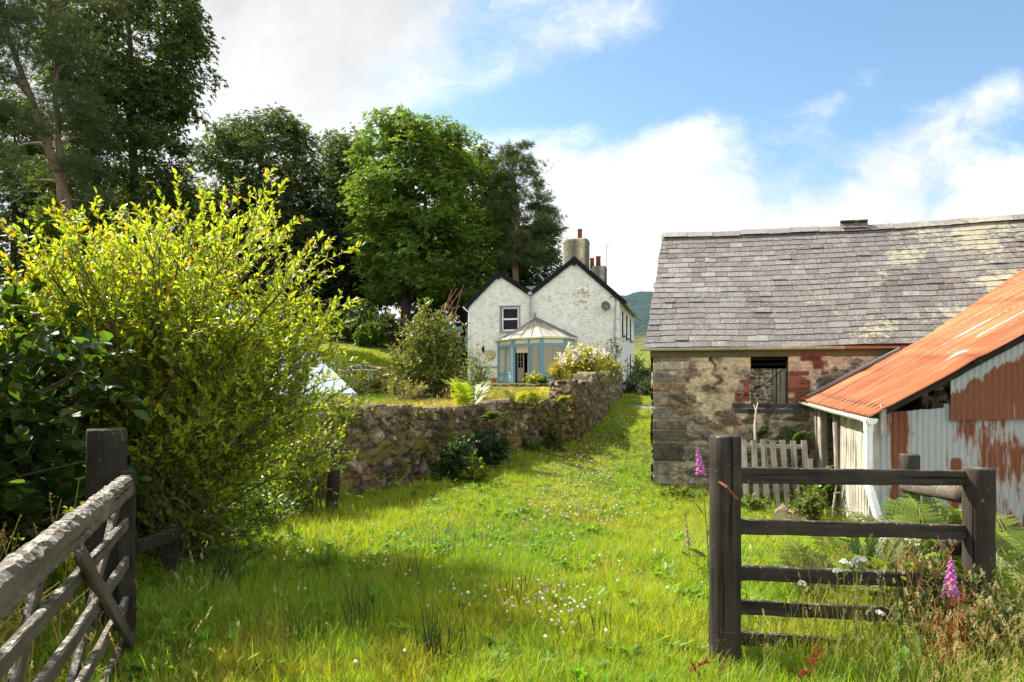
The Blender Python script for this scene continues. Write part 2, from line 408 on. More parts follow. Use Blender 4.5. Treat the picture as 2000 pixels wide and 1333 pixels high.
class WN(NT):
    def __init__(s): s.t = t; s.out = t.nodes.new('ShaderNodeOutputWorld')
W = WN()
sky = W.n('TexSky', sky_type='NISHITA', sun_disc=False, sun_elevation=SEL, sun_rotation=math.atan2(sdir[0], sdir[1]), air_density=1.0, dust_density=.6, ozone_density=1.6)
d = W.n('TexCoord').outputs['Generated']
sx = W.n('SeparateXYZ', {0: d})
ay = W.math('MAXIMUM', W.math('ABSOLUTE', sx.outputs[1]), .12)
u = W.math('DIVIDE', sx.outputs[0], ay); v = W.math('DIVIDE', sx.outputs[2], ay)     # u to the right, v up, on the sky ahead
uv = W.n('CombineXYZ', {0: u, 1: v, 2: W.math('SIGN', sx.outputs[1])})
def lin(a, b, c): return W.math('ADD', W.math('ADD', W.math('MULTIPLY', u, a), W.math('MULTIPLY', v, b)), c)
def gau(cu, cv, ru, rv, rot=0):
    c_, s_ = math.cos(rot), math.sin(rot)
    p_ = lin(c_ / ru, s_ / ru, -(c_ * cu + s_ * cv) / ru); q_ = lin(-s_ / rv, c_ / rv, (s_ * cu - c_ * cv) / rv)
    return W.math('EXPONENT', W.math('MULTIPLY', W.math('ADD', W.math('MULTIPLY', p_, p_), W.math('MULTIPLY', q_, q_)), -1))
def clamp01(x): return W.n('Clamp', {0: x})
warp = W.noise(uv, 2.4, 6, .62); wv = W.n('VectorMath', {0: W.n('VectorMath', {0: warp.outputs['Color'], 1: (.5, .5, .5)}, operation='SUBTRACT'), 1: (.34, .22, 0)}, operation='MULTIPLY')
uvw = W.n('VectorMath', {0: uv, 1: wv}, operation='ADD')
rotm = W.n('Mapping', {'Vector': uvw, 'Rotation': (0, 0, R(-28)), 'Scale': (2.6, 6.2, 1)})
n_big = W.noise(uvw, 4.6, 10, .60); n_str = W.noise(rotm, 1.6, 10, .64)
nz = W.math('ADD', W.math('MULTIPLY', n_big.outputs[0], .55), W.math('MULTIPLY', n_str.outputs[0], .45))
f1 = lin(-.653, .757, -.385); f2 = W.math('ADD', lin(0, -1, .335), W.math('MULTIPLY', gau(.27, .36, .12, .05, R(20)), .06))
cov = W.math('MAXIMUM', W.math('MULTIPLY', f1, 4.0), W.math('MULTIPLY', f2, 5.5))
cov = W.math('ADD', cov, W.math('MULTIPLY', gau(.70, .43, .20, .055, R(38)), .66))
cov = W.math('ADD', cov, W.math('MULTIPLY', gau(.58, .50, .22, .03, R(36)), .42))
cov = W.math('ADD', cov, W.math('MULTIPLY', gau(.13, .51, .16, .05, R(18)), .55))
cov = W.math('MINIMUM', cov, .75)
cov = W.math('ADD', cov, W.math('MULTIPLY', W.math('SUBTRACT', nz, .5), 2.3))
dens = W.n('MapRange', {0: cov, 1: -.22, 2: .42, 3: 0, 4: 1}, interpolation_type='SMOOTHSTEP')
grey = W.n('MapRange', {0: W.math('SUBTRACT', W.math('ADD', f1, W.math('MULTIPLY', W.math('SUBTRACT', nz, .5), .22)), W.math('MULTIPLY', gau(-.33, .62, .12, .08), .12)), 1: -.03, 2: .12, 3: 0, 4: 1}, interpolation_type='SMOOTHSTEP')
ccol = W.mix(grey, (7.9, 8.05, 8.2), (6.2, 6.3, 6.4))
puff = W.n('MapRange', {0: n_big.outputs[0], 1: .3, 2: .7, 3: .80, 4: 1.10})
ccol = W.n('VectorMath', {0: ccol, 'Scale': puff}, operation='SCALE')
rear = W.n('MapRange', {0: sx.outputs[1], 1: .05, 2: -.35, 3: 0, 4: 1}, interpolation_type='SMOOTHSTEP')   # unseen cloud behind the camera, added and brightened to fill the shaded fronts
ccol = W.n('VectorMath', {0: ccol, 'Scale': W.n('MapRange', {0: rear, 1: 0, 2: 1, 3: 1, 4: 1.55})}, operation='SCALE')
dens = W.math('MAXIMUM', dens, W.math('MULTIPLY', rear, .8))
skyc = W.mix(1.0, sky.outputs[0], (1.36, 1.50, 1.44), 'MULTIPLY')
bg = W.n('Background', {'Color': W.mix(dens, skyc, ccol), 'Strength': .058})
W.fin2 = t.links.new(bg.outputs[0], W.out.inputs[0])
w.cycles.sampling_method = 'MANUAL'; w.cycles.sample_map_resolution = 512

# ------------------------------------------------------------------ terrain
WX = ([9.1, 15.9, 16.75, 20, 24, 29, 36.5, 46], [-2.5, 1.07, 1.5, 2.45, 3.4, 4.55, 5.75, 7.5])
def wall_x(y): return np.interp(y, *WX)
def terr(x, y):
    x = np.asarray(x, float); y = np.asarray(y, float)
    lane = np.interp(y, [-40, 0, 8, 11, 16, 20, 26, 38, 60, 110, 200], [-1.5, 0, .02, .07, .32, .52, .86, 1.2, 1.9, 6, 14])
    lane = lane - .40 * sstep(.2, 3.0, x) * sstep(5, 9.5, y) * (1 - sstep(13.5, 19, y)) - .10 * sstep(1.5, 4, x) * (1 - sstep(5, 9.5, y)) - sstep(7.5, 40, x) * (2.0 + .0 * y)
    lane = lane + (fbm(x * .9, y * .9, 3) - .5) * .10 + (fbm(x * 4, y * 4, 4, 2) - .5) * .03
    k = sstep(-2.0, -8.5, x)
    gl = np.interp(y, [0, 9, 20, 24, 30, 36, 60, 90, 200], [1.1, 1.18, 1.22, 1.4, 1.62, 1.68, 1.9, 2, 10])
    gh = np.interp(y, [0, 9, 20, 24, 30, 35, 42, 52, 60, 75, 200], [1.1, 1.18, 1.25, 1.75, 2.3, 3.0, 4.2, 6.3, 6.8, 5, 0])
    gar = gl * (1 - k) + gh * k + (fbm(x * .7, y * .7, 8) - .5) * .12
    s = sstep(.12, .42, wall_x(y) - x) * sstep(9.15, 9.6, y)
    return lane * (1 - s) + gar * s
def axis(lo, hi, fine, dlo, dhi, step, grow=1.16):
    c = list(np.arange(dlo, dhi, step)); d = step
    while c[-1] < hi: d = min(d * grow, 40); c.append(c[-1] + d)
    d = step
    while c[0] > lo: d = min(d * grow, 40); c.insert(0, c[0] - d)
    return A(c)
gx = axis(-500, 600, 0, -8, 8.2, .14); gy = axis(-40, 180, 0, 2.2, 30, .16)
GX, GY = np.meshgrid(gx, gy); GZ = terr(GX, GY)
g = MB(); cc = mixc((1, 1, 1), (1.5, 1.35, .9), sstep(20, 32, GY))
add_grid(g, np.stack([GX, GY, GZ], -1), cc)
tag(g.build('ground', M['ground'], smooth=True), 'rough grassy ground rising from the lane to the wooded bank', kind='structure')
# hills
hx = np.linspace(-700, 900, 320); hy = np.linspace(150, 900, 150); HX, HY = np.meshgrid(hx, hy)
prof = np.interp(HY, [150, 185, 260, 420, 560, 900], [-2, 6, 22, 52, 62, 50]) * (.35 + .65 * sstep(-150, 90, HX)) * (1 - .25 * sstep(110, 400, HX))
wood_ = sstep(215, 235, HY + 60 * (fbm(HX * .01, HY * .01, 2) - .5))
HZ = prof + 16 * (fbm(HX * .006, HY * .006, 33) - .5) + wood_ * 7 * fbm(HX * .16, HY * .16, 12, 3)
HZ = np.where(HY < 155, -8, HZ)
hc = mixc((3.2, 2.3, 1.0), (.85, 1.0, 1.25), wood_)
g = MB(); add_grid(g, np.stack([HX, HY, HZ], -1), hc)
tag(g.build('hills', M['hill'], smooth=True), 'distant wooded hillside beyond the house', kind='structure')
# gravel patch
n = 34; th = np.linspace(0, 2 * math.pi, n, endpoint=False); rr = 1 + .35 * (fbm(np.cos(th) * 1.5 + 5, np.sin(th) * 1.5 + 5, 9) - .5) * 2
pr = np.linspace(0, 1, 9)[:, None]; QX = 5.35 + pr * rr * 1.25 * np.cos(th); QY = 25.0 + pr * rr * 1.0 * np.sin(th)
QZ = terr(QX, QY) + .015
g = MB(); Pp = np.stack([QX, QY, QZ], -1); f = gridfaces(9, n, closed=True)
g.add(Pp.reshape(-1, 3), f, mixc((.16, .14, .115), (.27, .245, .21), fbm(QX.ravel() * 3, QY.ravel() * 3, 2)))
tag(g.build('gravel_path', M['gravel'], smooth=True), 'bare stony patch in the grass lane', kind='structure')

# ------------------------------------------------------------------ rubble walls
STONES = A([(.20, .150, .098), (.13, .105, .080), (.26, .20, .13), (.17, .14, .108), (.11, .098, .084), (.24, .155, .085), (.19, .165, .132), (.28, .24, .175)])
def stone_col(idx, rnd, joint, mort, spot=None):
    k = (idx * 997).astype(int) % len(STONES)
    c = STONES[k] * (.40 + .42 * rnd)[..., None]
    c = c * (.55 + .8 * np.mod(idx * 577.13, 1.0))[..., None]; return c * joint[..., None] + A(mort) * (1 - joint)[..., None]
def wall_strip(name, label, line, z0f, z1f, thick, seed, res=.03, sw=.30, sh=.15, moss=0, top_col=(.15, .13, .085), brk=None):
    """a free-standing rubble wall: its section runs up the front, over the top and down the back, along the line"""
    line = A(line, float); L = np.concatenate([[0], np.cumsum(np.linalg.norm(np.diff(line, axis=0), axis=1))])
    n = int(L[-1] / res) + 1; s = np.linspace(0, L[-1], n)
    x = np.interp(s, L, line[:, 0]); y = np.interp(s, L, line[:, 1])
    k = 9; ker = np.ones(k) / k
    def sm(a): return np.convolve(np.pad(a, k // 2, mode='edge'), ker, 'valid')
    xs, ys = sm(x), sm(y); tx, ty = np.gradient(xs), np.gradient(ys); tl = np.hypot(tx, ty); nx, ny = ty / tl, -tx / tl
    z0 = terr(xs + nx * .1, ys + ny * .1) - .2 if z0f is None else z0f(s); z1 = z1f(s, xs, ys)
    hgt = float(np.max(z1 - z0)); nf = int(hgt / res); nt = max(4, int(thick / res))
    a = np.concatenate([np.linspace(0, 1, nf), np.ones(nt), np.linspace(1, 0, max(6, nf // 3))])
    b = np.concatenate([np.zeros(nf), np.linspace(0, 1, nt), np.ones(max(6, nf // 3))])
    cap = np.concatenate([np.zeros(nf), np.ones(nt), np.zeros(max(6, nf // 3))])
    Aa, S = np.meshgrid(a, s, indexing='ij'); B = np.broadcast_to(b[:, None], Aa.shape); CP = np.broadcast_to(cap[:, None], Aa.shape)
    Z = z0[None] + Aa * (z1 - z0)[None]; V = Z + B * thick
    idx, e, tl = rubble(S, V, seed, sw, sh); rnd = vnoise(S * 23, V * 23, seed + 9)
    joint = sstep(.02, .085, e)
    d = .066 * sstep(.0, .12, e) + .050 * idx + .07 * tl + .05 * (fbm(S * 1.3, V * 1.3, seed) - .5) + .022 * (fbm(S * 16, V * 16, seed + 3) - .5)
    lean = -.08 * Aa * (1 - B)                                         # battered face
    off = d + lean
    X = xs[None] + nx[None] * (off * (1 - 2 * B) - B * thick); Y = ys[None] + ny[None] * (off * (1 - 2 * B) - B * thick)
    Z = Z + CP * (.05 * sstep(0, .3, e) + .05 * idx - .02)
    col = stone_col(idx, rnd, joint, (.07, .055, .035))
    lich = sstep(.60, .72, fbm(S * 7, V * 7, seed + 21)); col = mixc(0, 0, 0 * lich) + col * (1 - lich)[..., None] + lich[..., None] * A((.30, .29, .24))
    col = col * A((1.0, .90, .76))
    if moss:
        mo = sstep(.52, .66, fbm(S * 2.2, V * 3, seed + 31) + moss * (.5 - Aa) * .35 + .12 * CP); mc = mixc((.20, .12, .03), (.10, .11, .025), fbm(S * 3, V * 3, seed + 41))
        col = col * (1 - mo * .85)[..., None] + mc * (mo * .85)[..., None]
    col = col * (1 - CP * .55)[..., None] + A(top_col) * (CP * .55)[..., None]
    g = MB(); add_grid(g, np.stack([X, Y, Z], -1), col, flip=True)
    for j in (0, n - 1):                                               # closed ends
        m = len(a); ids = list(range(m)); PP = np.stack([X[:, j], Y[:, j], Z[:, j]], -1)
        g.add(PP, [ids if j == 0 else ids[::-1]], col[:, j])
    o = g.build('face', M['stone'], smooth=True)
    return o, (xs, ys, z1, nx, ny, s)
t_ = thing('garden_wall', 'low rubble retaining wall of brown stones with ferns on top beside the lane', 'stone wall', 'garden walls')
o, LW = wall_strip('garden_wall', '', [(-2.56, 9.0), (1.07, 15.9), (1.62, 17.0)], None, lambda s, x, y: 1.22 + .05 * np.sin(s * 1.3) + .06 * (fbm(s * .8, s * 0, 4) - .5) + .10 * sstep(2.2, 1.0, s) * 0, .45, 11, res=.024, sw=.235, sh=.115, moss=1.0)
o.name = 'wall_face'; o.parent = t_
# flat capping slabs along the near end and the middle, seen edge on above the stones
g = MB()
for k in range(30):
    s0 = .5 + k * .30 + rng.uniform(-.03, .03); j = int(np.searchsorted(LW[5], s0))
    if j >= len(LW[5]) - 4 or 3.0 < s0 < 3.7: continue
    tx, ty = -LW[4][j], LW[3][j]; ax = A([(tx, ty, rng.normal(0, .02)), (LW[3][j], LW[4][j], rng.normal(0, .05)), (0, 0, 1)])
    hh = rng.uniform(.035, .07)
    cpos = A([LW[0][j], LW[1][j], LW[2][j] + .03 + hh / 2]) - A([LW[3][j], LW[4][j], 0]) * .25
    add_box(g, cpos, (rng.uniform(.22, .31), rng.uniform(.30, .42), hh), nrm(ax), STONES[rng.integers(0, 6)] * rng.uniform(.6, 1.1), .012)
g.build('coping', M['stone'], t_)
t2_ = thing('garden_wall', 'taller stone wall with a square end beside the house, flowering shrub on top', 'stone wall', 'garden walls')
o, UW = wall_strip('garden_wall', '', [(.93, 17.35), (1.05, 17.1), (1.50, 16.78), (1.62, 16.95), (2.45, 20), (3.4, 24), (4.55, 29), (5.3, 33)], None,
    lambda s, x, y: 1.66 + .26 * sstep(19.4, 19.6, y) + .12 * sstep(24, 24.3, y) + .1 * sstep(27, 29, y) + .03 * np.sin(s * 3) + .05 * (fbm(s * 1.7, s * 0, 14) - .5), .5, 23, res=.04, sw=.26, sh=.13, moss=.5)
o.name = 'wall_face'; o.parent = t2_
# terrace edge under the house, low dry wall further left
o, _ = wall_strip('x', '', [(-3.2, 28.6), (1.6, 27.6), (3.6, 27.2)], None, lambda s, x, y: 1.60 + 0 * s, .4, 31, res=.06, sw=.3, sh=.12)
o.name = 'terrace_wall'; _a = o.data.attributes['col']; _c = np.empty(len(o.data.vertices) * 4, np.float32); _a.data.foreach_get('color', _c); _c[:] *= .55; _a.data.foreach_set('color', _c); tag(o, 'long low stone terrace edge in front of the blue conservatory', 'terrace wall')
o, _ = wall_strip('x', '', [(-7.2, 24.2), (-4.3, 23.6)], None, lambda s, x, y: 2.22 + .06 * np.sin(s * 4), .5, 37, res=.06, sw=.35, sh=.16)
o.name = 'dry_stone_wall'; tag(o, 'short heap-like dry stone wall behind the garden chair', 'stone wall')

# ------------------------------------------------------------------ stone barn
BC = A([2.59, 12.5]); th_ = R(19); BU = A([math.cos(th_), -math.sin(th_)]); BV = A([math.sin(th_), math.cos(th_)])
def B3(s, b, z): return A([*(BC + s * BU + b * BV), z])
def Bn(s, b, z): return np.stack([BC[0] + s * BU[0] + b * BV[0], BC[1] + s * BU[1] + b * BV[1], z], -1)
barn = thing('stone_barn', 'small stone barn with mossy slate roof and one square window opening', 'barn')
BL, BD, EZ = 9.2, 5.4, 2.26
res = .021
sv = np.arange(0, 5.6, res); zv = np.arange(-.75, EZ + .02, res); S, Z = np.meshgrid(sv, zv)
def px2s(px):
    k = (px - 1000) / F
    return (k * BC[1] - BC[0]) / (BU[0] - k * BU[1])
WS0, WS1 = px2s(1466), px2s(1538); WZ0, WZ1 = EYE - 43 / 110, EYE + 60 / 110
idx, e, tl = rubble(S, Z, 51, .36, .135, .24); rnd = vnoise(S * 25, Z * 25, 3)
# long quoins at the corner
qb = np.cumsum(np.concatenate([[-1.1], rng.uniform(.13, .36, 22)])); Zw = Z + .03 * (fbm(S * 2.5, Z * 2, 44) - .5); qi = np.clip(np.searchsorted(qb, Zw.ravel()).reshape(Z.shape) - 1, 0, 21); qz = qi.astype(float); ql = .26 + .42 * _h(qz, qz * 0, 4) + .08 * (fbm(S, Z * 6, 3) - .5); q = S < ql
qe = np.minimum(np.minimum(Zw - qb[qi], qb[qi + 1] - Zw), (ql - S)) / .10
idx = np.where(q, _h(qz, qz * 0, 8), idx); e = np.where(q, qe * .8, e)
joint = sstep(.03, .11, e)
lime = fbm(S * 1.2, Z * 1.4, 61) * .45 + fbm(S * 6, Z * 7, 62, 5) * .55 + .16 * sstep(.6, 1.9, Z) - .10 * sstep(1.1, .3, S) + .13 * sstep(WS1 + .5, WS1 - .1, S) * sstep(.5, 1.3, S) * sstep(.7, 1.3, Z) + .1 * sstep(WS1 - .05, WS1 + .1, S) * sstep(1.4, 1.9, Z)
lm = sstep(.625, .67, lime + .03 * (1 - sstep(.03, .15, e)) - .05 * (idx > .6))
h = .050 * sstep(0, .12, e) + .034 * idx + .03 * tl * (~q) + .030 * (fbm(S * 13, Z * 13, 63) - .5) + .02 * (fbm(S * .8, Z * .8, 64) - .5)
h = h * (1 - lm * .55) + lm * (.026 + .018 * (fbm(S * 9, Z * 9, 67, 4) - .5))
cr = A([(1.035, 2.22), (1.0, 2.08), (1.09, 1.99), (1.09, 1.90), (1.03, 1.83), (1.16, 1.76), (1.20, 1.70), (1.06, 1.62), (1.05, 1.56)]) 
cd = np.full(S.shape, 9.)
for a_, b_ in zip(cr[:-1], cr[1:]):
    ab = b_ - a_; tt = np.clip(((S - a_[0]) * ab[0] + (Z - a_[1]) * ab[1]) / (ab @ ab), 0, 1)
    cd = np.minimum(cd, np.hypot(S - a_[0] - tt * ab[0], Z - a_[1] - tt * ab[1]))
ck = 1 - sstep(.012, .030, cd + .02 * (fbm(S * 20, Z * 20, 7) - .5)); h = h - .11 * ck
bc = stone_col(idx, rnd, joint, (.22, .175, .115)) * 1.75
lc = mixc((.37, .28, .165), (.60, .50, .35), fbm(S * 3, Z * 3, 66)); pk = sstep(WS1 - .1, WS1 + .15, S) * sstep(1.2, 1.6, Z)
lc = lc * (.70 + .55 * fbm(S * 11, Z * 11, 68))[..., None]
lc = lc * (1 - pk * .6)[..., None] + A((.56, .40, .29)) * (pk * .6)[..., None]
bc = bc * (1 - lm)[..., None] + lc * lm[..., None]
gm = sstep(.55, .68, fbm(S * 2, Z * 4, 71) + .25 * sstep(1.95, 2.25, Z) + .15 * sstep(.1, -.4, Z) - .1); bc = bc * (1 - gm * .6)[..., None] + A((.11, .10, .035)) * (gm * .6)[..., None]
cenS = (S[:-1, :-1] + S[1:, 1:]) / 2; cenZ = (Z[:-1, :-1] + Z[1:, 1:]) / 2
keep = ~((cenS > WS0) & (cenS < WS1) & (cenZ > WZ0) & (cenZ < WZ1))
Pw = Bn(S, -h, Z); Pw = np.concatenate([Bn(S[:, :1] + .012, np.full((len(zv), 1), .10), Z[:, :1]), Pw], 1); bc = np.concatenate([bc[:, :1], bc], 1); keep = np.concatenate([np.ones((len(zv) - 1, 1), bool), keep], 1)
g = MB(); add_grid(g, Pw, bc, keep=keep)
# left end wall (seen edge on) as a gable, rest as plain stone faces
bz = np.arange(0, BD + .01, .05); z2 = np.linspace(0, 1, 60); Bb, T2 = np.meshgrid(bz, z2)
topz = EZ + (BD / 2 - np.abs(Bb - BD / 2)) * .955
Zz = -.75 + T2 * (topz + .75); i2, e2, _f = rubble(Bb + 40, Zz, 53, .36, .165)
hh = .04 * sstep(0, .3, e2) + .02 * i2
add_grid(g, Bn(-hh, Bb, Zz), stone_col(i2, vnoise(Bb * 20, Zz * 20, 2), sstep(.05, .17, e2), (.36, .3, .2)), flip=True)
for (a_, b_) in (((BL, 0), (BL, BD)), ((BL, BD), (0, BD)), ((5.58, 0), (BL, 0))):
    g.add(A([B3(*a_, -.8), B3(*b_, -.8), B3(*b_, EZ), B3(*a_, EZ)]), [(0, 1, 2, 3)], (.2, .17, .13))
g.add(A([B3(BL, 0, EZ), B3(BL, BD, EZ), B3(BL, BD / 2, EZ + 2.58)]), [(0, 1, 2)], (.2, .17, .13))
wl = g.build('wall', M['stone'], barn, smooth=False)
wl.data.polygons.foreach_set('use_smooth', np.ones(len(wl.data.polygons), bool))
# window: reveals, blocking wall, plank, lintel beam, sill
wn = MB(); dp = .30
for (s0, z0, s1, z1) in ((WS0, WZ0, WS0, WZ1), (WS1, WZ1, WS1, WZ0), (WS0, WZ1, WS1, WZ1), (WS1, WZ0, WS0, WZ0)):
    wn.add(A([B3(s0, .0, z0), B3(s1, .0, z1), B3(s1, dp, z1), B3(s0, dp, z0)]), [(0, 1, 2, 3)], (.34, .30, .23))
wr = wn.build('window', M['stone'], barn)
g = MB(); s3 = np.arange(WS0, WS1 + .02, .012); z3 = np.arange(WZ0, EYE + 30 / 110, .012); S3, Z3 = np.meshgrid(s3, z3)
i3, e3, _f = rubble(S3 + 7, Z3, 77, .13, .075, .3); add_grid(g, Bn(S3, .24 - .02 * sstep(0, .3, e3), Z3), stone_col(i3, vnoise(S3 * 30, Z3 * 30, 1), sstep(.05, .2, e3), (.36, .34, .29)) * 1.4)
g.build('blocking_stones', M['stone'], wr)
g = MB(); add_bar(g, B3(WS1 - .09, .16, WZ0), B3(WS1 - .09, .16, EYE + 28 / 110), .14, .03, (*BV, 0), (.62, .66, .60)); add_bar(g, B3(WS1 - .20, .19, WZ0), B3(WS1 - .20, .19, EYE + 28 / 110), .05, .03, (*BV, 0), (.5, .5, .45))
g.build('shutter_board', M['pale_wood'], wr)
g = MB(); add_bar(g, B3(WS0 - .02, .20, WZ1 - .07), B3(WS1 + .02, .20, WZ1 - .07), .10, .11, col=(.5, .5, .5)); add_bar(g, B3(WS0, .26, WZ1 - .20), B3(WS1, .26, WZ1 - .20), .05, .04, col=(.5, .5, .5))
g.build('lintel', M['fence_wood'], wr)
g = MB(); add_tube(g, [B3(WS0 + .05, .1, WZ0 + .30), B3(WS0 + .25, .06, WZ0 + .38), B3(WS0 + .42, .04, WZ0 + .55), B3(WS1 - .06, .02, WZ1 - .3)], .008, 5)
g.build('cable', M['black'], wr)
# brick quoins and blue brick sill, laid in the wall face
g = MB(); bw, bh, jn = .215, .065, .012
def bricks(s0, s1, z0, z1, pr, tone=0):
    k = 0; z = z0
    while z < z1 - .02:
        s = s0 - (bw / 2 if k % 2 else 0)
        while s < s1:
            a_, b_ = max(s, s0), min(s + bw, s1)
            if b_ - a_ > .03 and rng.random() < pr:
                c = (A((.21, .065, .042)) if not tone else A((.055, .06, .065))) * rng.uniform(.45, 1.3)
                add_box(g, B3((a_ + b_) / 2, .005 - rng.uniform(.03, .042), z + bh / 2), (b_ - a_ - jn, .1, bh), A([(*BU, 0), (*BV, 0), (0, 0, 1)]), c, .004)
            s += bw
        z += bh + jn; k += 1
ez = lambda py: EYE + (750 - py) / 110
bricks(WS0 - .12, WS0 - .005, ez(783), ez(745), .95); bricks(WS0 - .26, WS0 - .12, ez(783), ez(766), .9); g.build('brick_quoin', M['brick'], barn); g = MB()
bricks(WS1 + .005, WS1 + .36, ez(783), ez(743), .8); g.build('brick_quoin', M['brick'], barn); g = MB()
bricks(WS1 + .20, WS1 + .58, ez(715), ez(695), .75); bricks(WS1 + .4, WS1 + .55, ez(730), ez(697), .6); bricks(WS1 + .02, WS1 + .62, ez(742), ez(720), .4); g.build('brick_patch', M['brick'], barn)
g = MB(); bricks(WS0 - .30, WS1 + .32, ez(795), ez(784.5), 1, 1); bricks(WS0 - .27, WS1 + .22, ez(805.5), ez(795.5), 1, 1)
g.build('sill', M['brick'], barn)
# roof slates
slope_b = BD / 2 + .14; rise = 2.66
def ridge_z(s): return np.interp(s, [-.3, 1.2, 3.9, 6.6, 10], [4.94, 4.88, 4.80, 4.80, 4.9])
def eave_z(s): return 2.30 + .012 * np.sin(s * 2.1)
def roof_pt(s, t, up=0):
    """t = 0 at the eave, 1 at the ridge"""
    s = np.asarray(s, float); t = np.asarray(t, float)
    z = eave_z(s) + t * (ridge_z(s) - eave_z(s)) - .05 * np.sin(math.pi * t) * (.4 + .6 * np.sin(s * .55 + .5)) + .02 * (fbm(s * .8, t * 5, 5) - .5)
    b = -.14 + t * slope_b
    return Bn(s, b - up * .70, z + up * .71)
g = MB(); rows = 22; rl = math.hypot(slope_b, rise)
for k in range(rows):
    t0, t1 = k / rows, min((k + 1.25) / rows, 1.0)
    s = -.16 + rng.uniform(-.05, .02) - (.09 if k % 2 else 0)
    left_edge = True
    while s < BL + .1:
        wdt = rng.choice([.23, .27, .29, .31, .34], p=[.15, .25, .3, .2, .1]) * (1 - .25 * k / rows) * 1.02
        ja, jb = rng.normal(0, .004, 2); ju = abs(rng.normal(0, .003)) + (rng.random() < .05) * .012
        a_, b_ = max(s, -.16 + rng.uniform(-.02, .03)) + .002, s + wdt - .003
        dj = rng.normal(0, .006) + (rng.random() < .02) * -.03
        q0 = roof_pt([a_, b_], [t0 + (dj + ja) / rl, t0 + (dj + jb) / rl], .016 + ju); q1 = roof_pt([b_, a_], [t1, t1], .004)
        l0 = roof_pt([a_, b_], [t0 + (dj + ja) / rl, t0 + (dj + jb) / rl], .006 + ju)
        m = rng.random(); sm_, tm = (a_ + b_) / 2, (t0 + t1) / 2
        c = A((.190, .176, .172)) if m < .55 else (A((.225, .21, .203)) if m < .82 else (A((.155, .132, .132)) if m < .95 else A((.27, .26, .25))))
        st = float(fbm(sm_ * .55, tm * 1.6, 81)); c = c * (.72 + .56 * st)
        if fbm(sm_ * 1.1 + 3, tm * 3.5, 85) > .58 and rng.random() < .7: c = c * A((.74, .65, .64))
        if rng.random() < .015: c = A((.29, .285, .275))
        c = mixc(c, A((.175, .165, .155)), .35) * A((.96, .95, .93)) * rng.uniform(.60, .84)
        vv = np.concatenate([q0, q1, l0]); so = rng.uniform(0, 9); g.add(vv, [(0, 1, 2, 3), (4, 5, 1, 0), (0, 3, 4), (1, 5, 2)], c, [(a_ + so * .02, t0 * rl, so * .3), (b_ + so * .02, t0 * rl, so * .3), (b_ + so * .02, t1 * rl, so * .3), (a_ + so * .02, t1 * rl, so * .3), (a_, t0 * rl, 0), (b_, t0 * rl, 0)])
        s += wdt
rf = g.build('roof', M['slate'], barn)
# rear slope and sarking under the slates
s4 = np.linspace(-.15, BL, 30); t4 = np.linspace(0, 1, 12); S4, T4 = np.meshgrid(s4, t4); g = MB()
add_grid(g, roof_pt(S4, T4, -.02), (.10, .08, .07))
rb = roof_pt(S4, T4, 0); rbk = rb + (BV * 2)[0] * 0; Bk = (BD + .14) - T4 * slope_b
zz_ = rb[..., 2]; add_grid(g, Bn(S4, Bk, zz_), (.16, .15, .15), flip=True)
g.build('sarking', M['slate'], rf)
g = MB(); s = -.17
while s < BL:
    ln = rng.uniform(.42, .6); a_, b_ = s + .004, min(s + ln, BL); pa, pb = roof_pt(a_, 1.0), roof_pt(b_, 1.0); up = A((0, 0, .035 + rng.normal(0, .006)))
    nb = A([*BV, 0]); c = A((.20, .185, .175)) * rng.uniform(.75, 1.2)
    cs = A([(-.15, -.10), (-.135, -.085), (0, .03), (.135, -.085), (.15, -.10), (0, .005)]); add_sweep(g, [pa + up, pb + up], cs, (0, 0, 1), c)
    s += ln
g.build('ridge_tile', M['slate'], rf)
g = MB(); s0, s1 = px2s(1640) + 1.02, px2s(1690) + 1.02
for s0, s1 in ((3.42, 3.92),):
    add_sweep(g, [roof_pt(s0, 1) + A((0, 0, .10)), roof_pt(s1, 1) + A((0, 0, .10))], A([(-.14, -.10), (0, .03), (.14, -.10), (0, -.02)]), (0, 0, 1), (.12, .09, .09))
    add_bar(g, roof_pt(s0, 1) + A((0, 0, .15)), roof_pt(s1, 1) + A((0, 0, .15)), .16, .03, col=(.06, .055, .05))
g.build('raised_ridge_tile', M['slate'], rf)
g = MB(); add_bar(g, B3(-.05, -.045, 2.20), B3(5.5, -.045, 2.185), .055, .13, col=(.11, .088, .040), n=2); g.build('fascia', M['gutter'], barn)
def half_gutter(g, a, b, r=.06, n=9, col=(.4, .4, .3), th=.006, seg=2, up=(0, 0, 1)):
    an = np.linspace(math.pi, 2 * math.pi, n); cs = np.concatenate([np.stack([r * np.cos(an), r * np.sin(an)], 1), np.stack([(r - th) * np.cos(an[::-1]), (r - th) * np.sin(an[::-1])], 1)])
    add_sweep(g, lerp(a, b, seg), cs, up, col)
g = MB(); half_gutter(g, B3(-.22, -.15, 2.305), B3(3.15, -.15, 2.285), .05, col=(.46, .45, .33), seg=8); half_gutter(g, B3(3.15, -.15, 2.283), B3(4.15, -.15, 2.27), .047, col=(.33, .16, .085), seg=3)
for k in np.arange(.2, 4.1, .75): add_bar(g, B3(k, -.15, 2.262), B3(k, -.02, 2.262), .02, .012, col=(.3, .3, .22))
g.build('gutter', M['gutter'], barn)
set_base(barn, (*(BC + 2 * BU + 2 * BV), -.3))
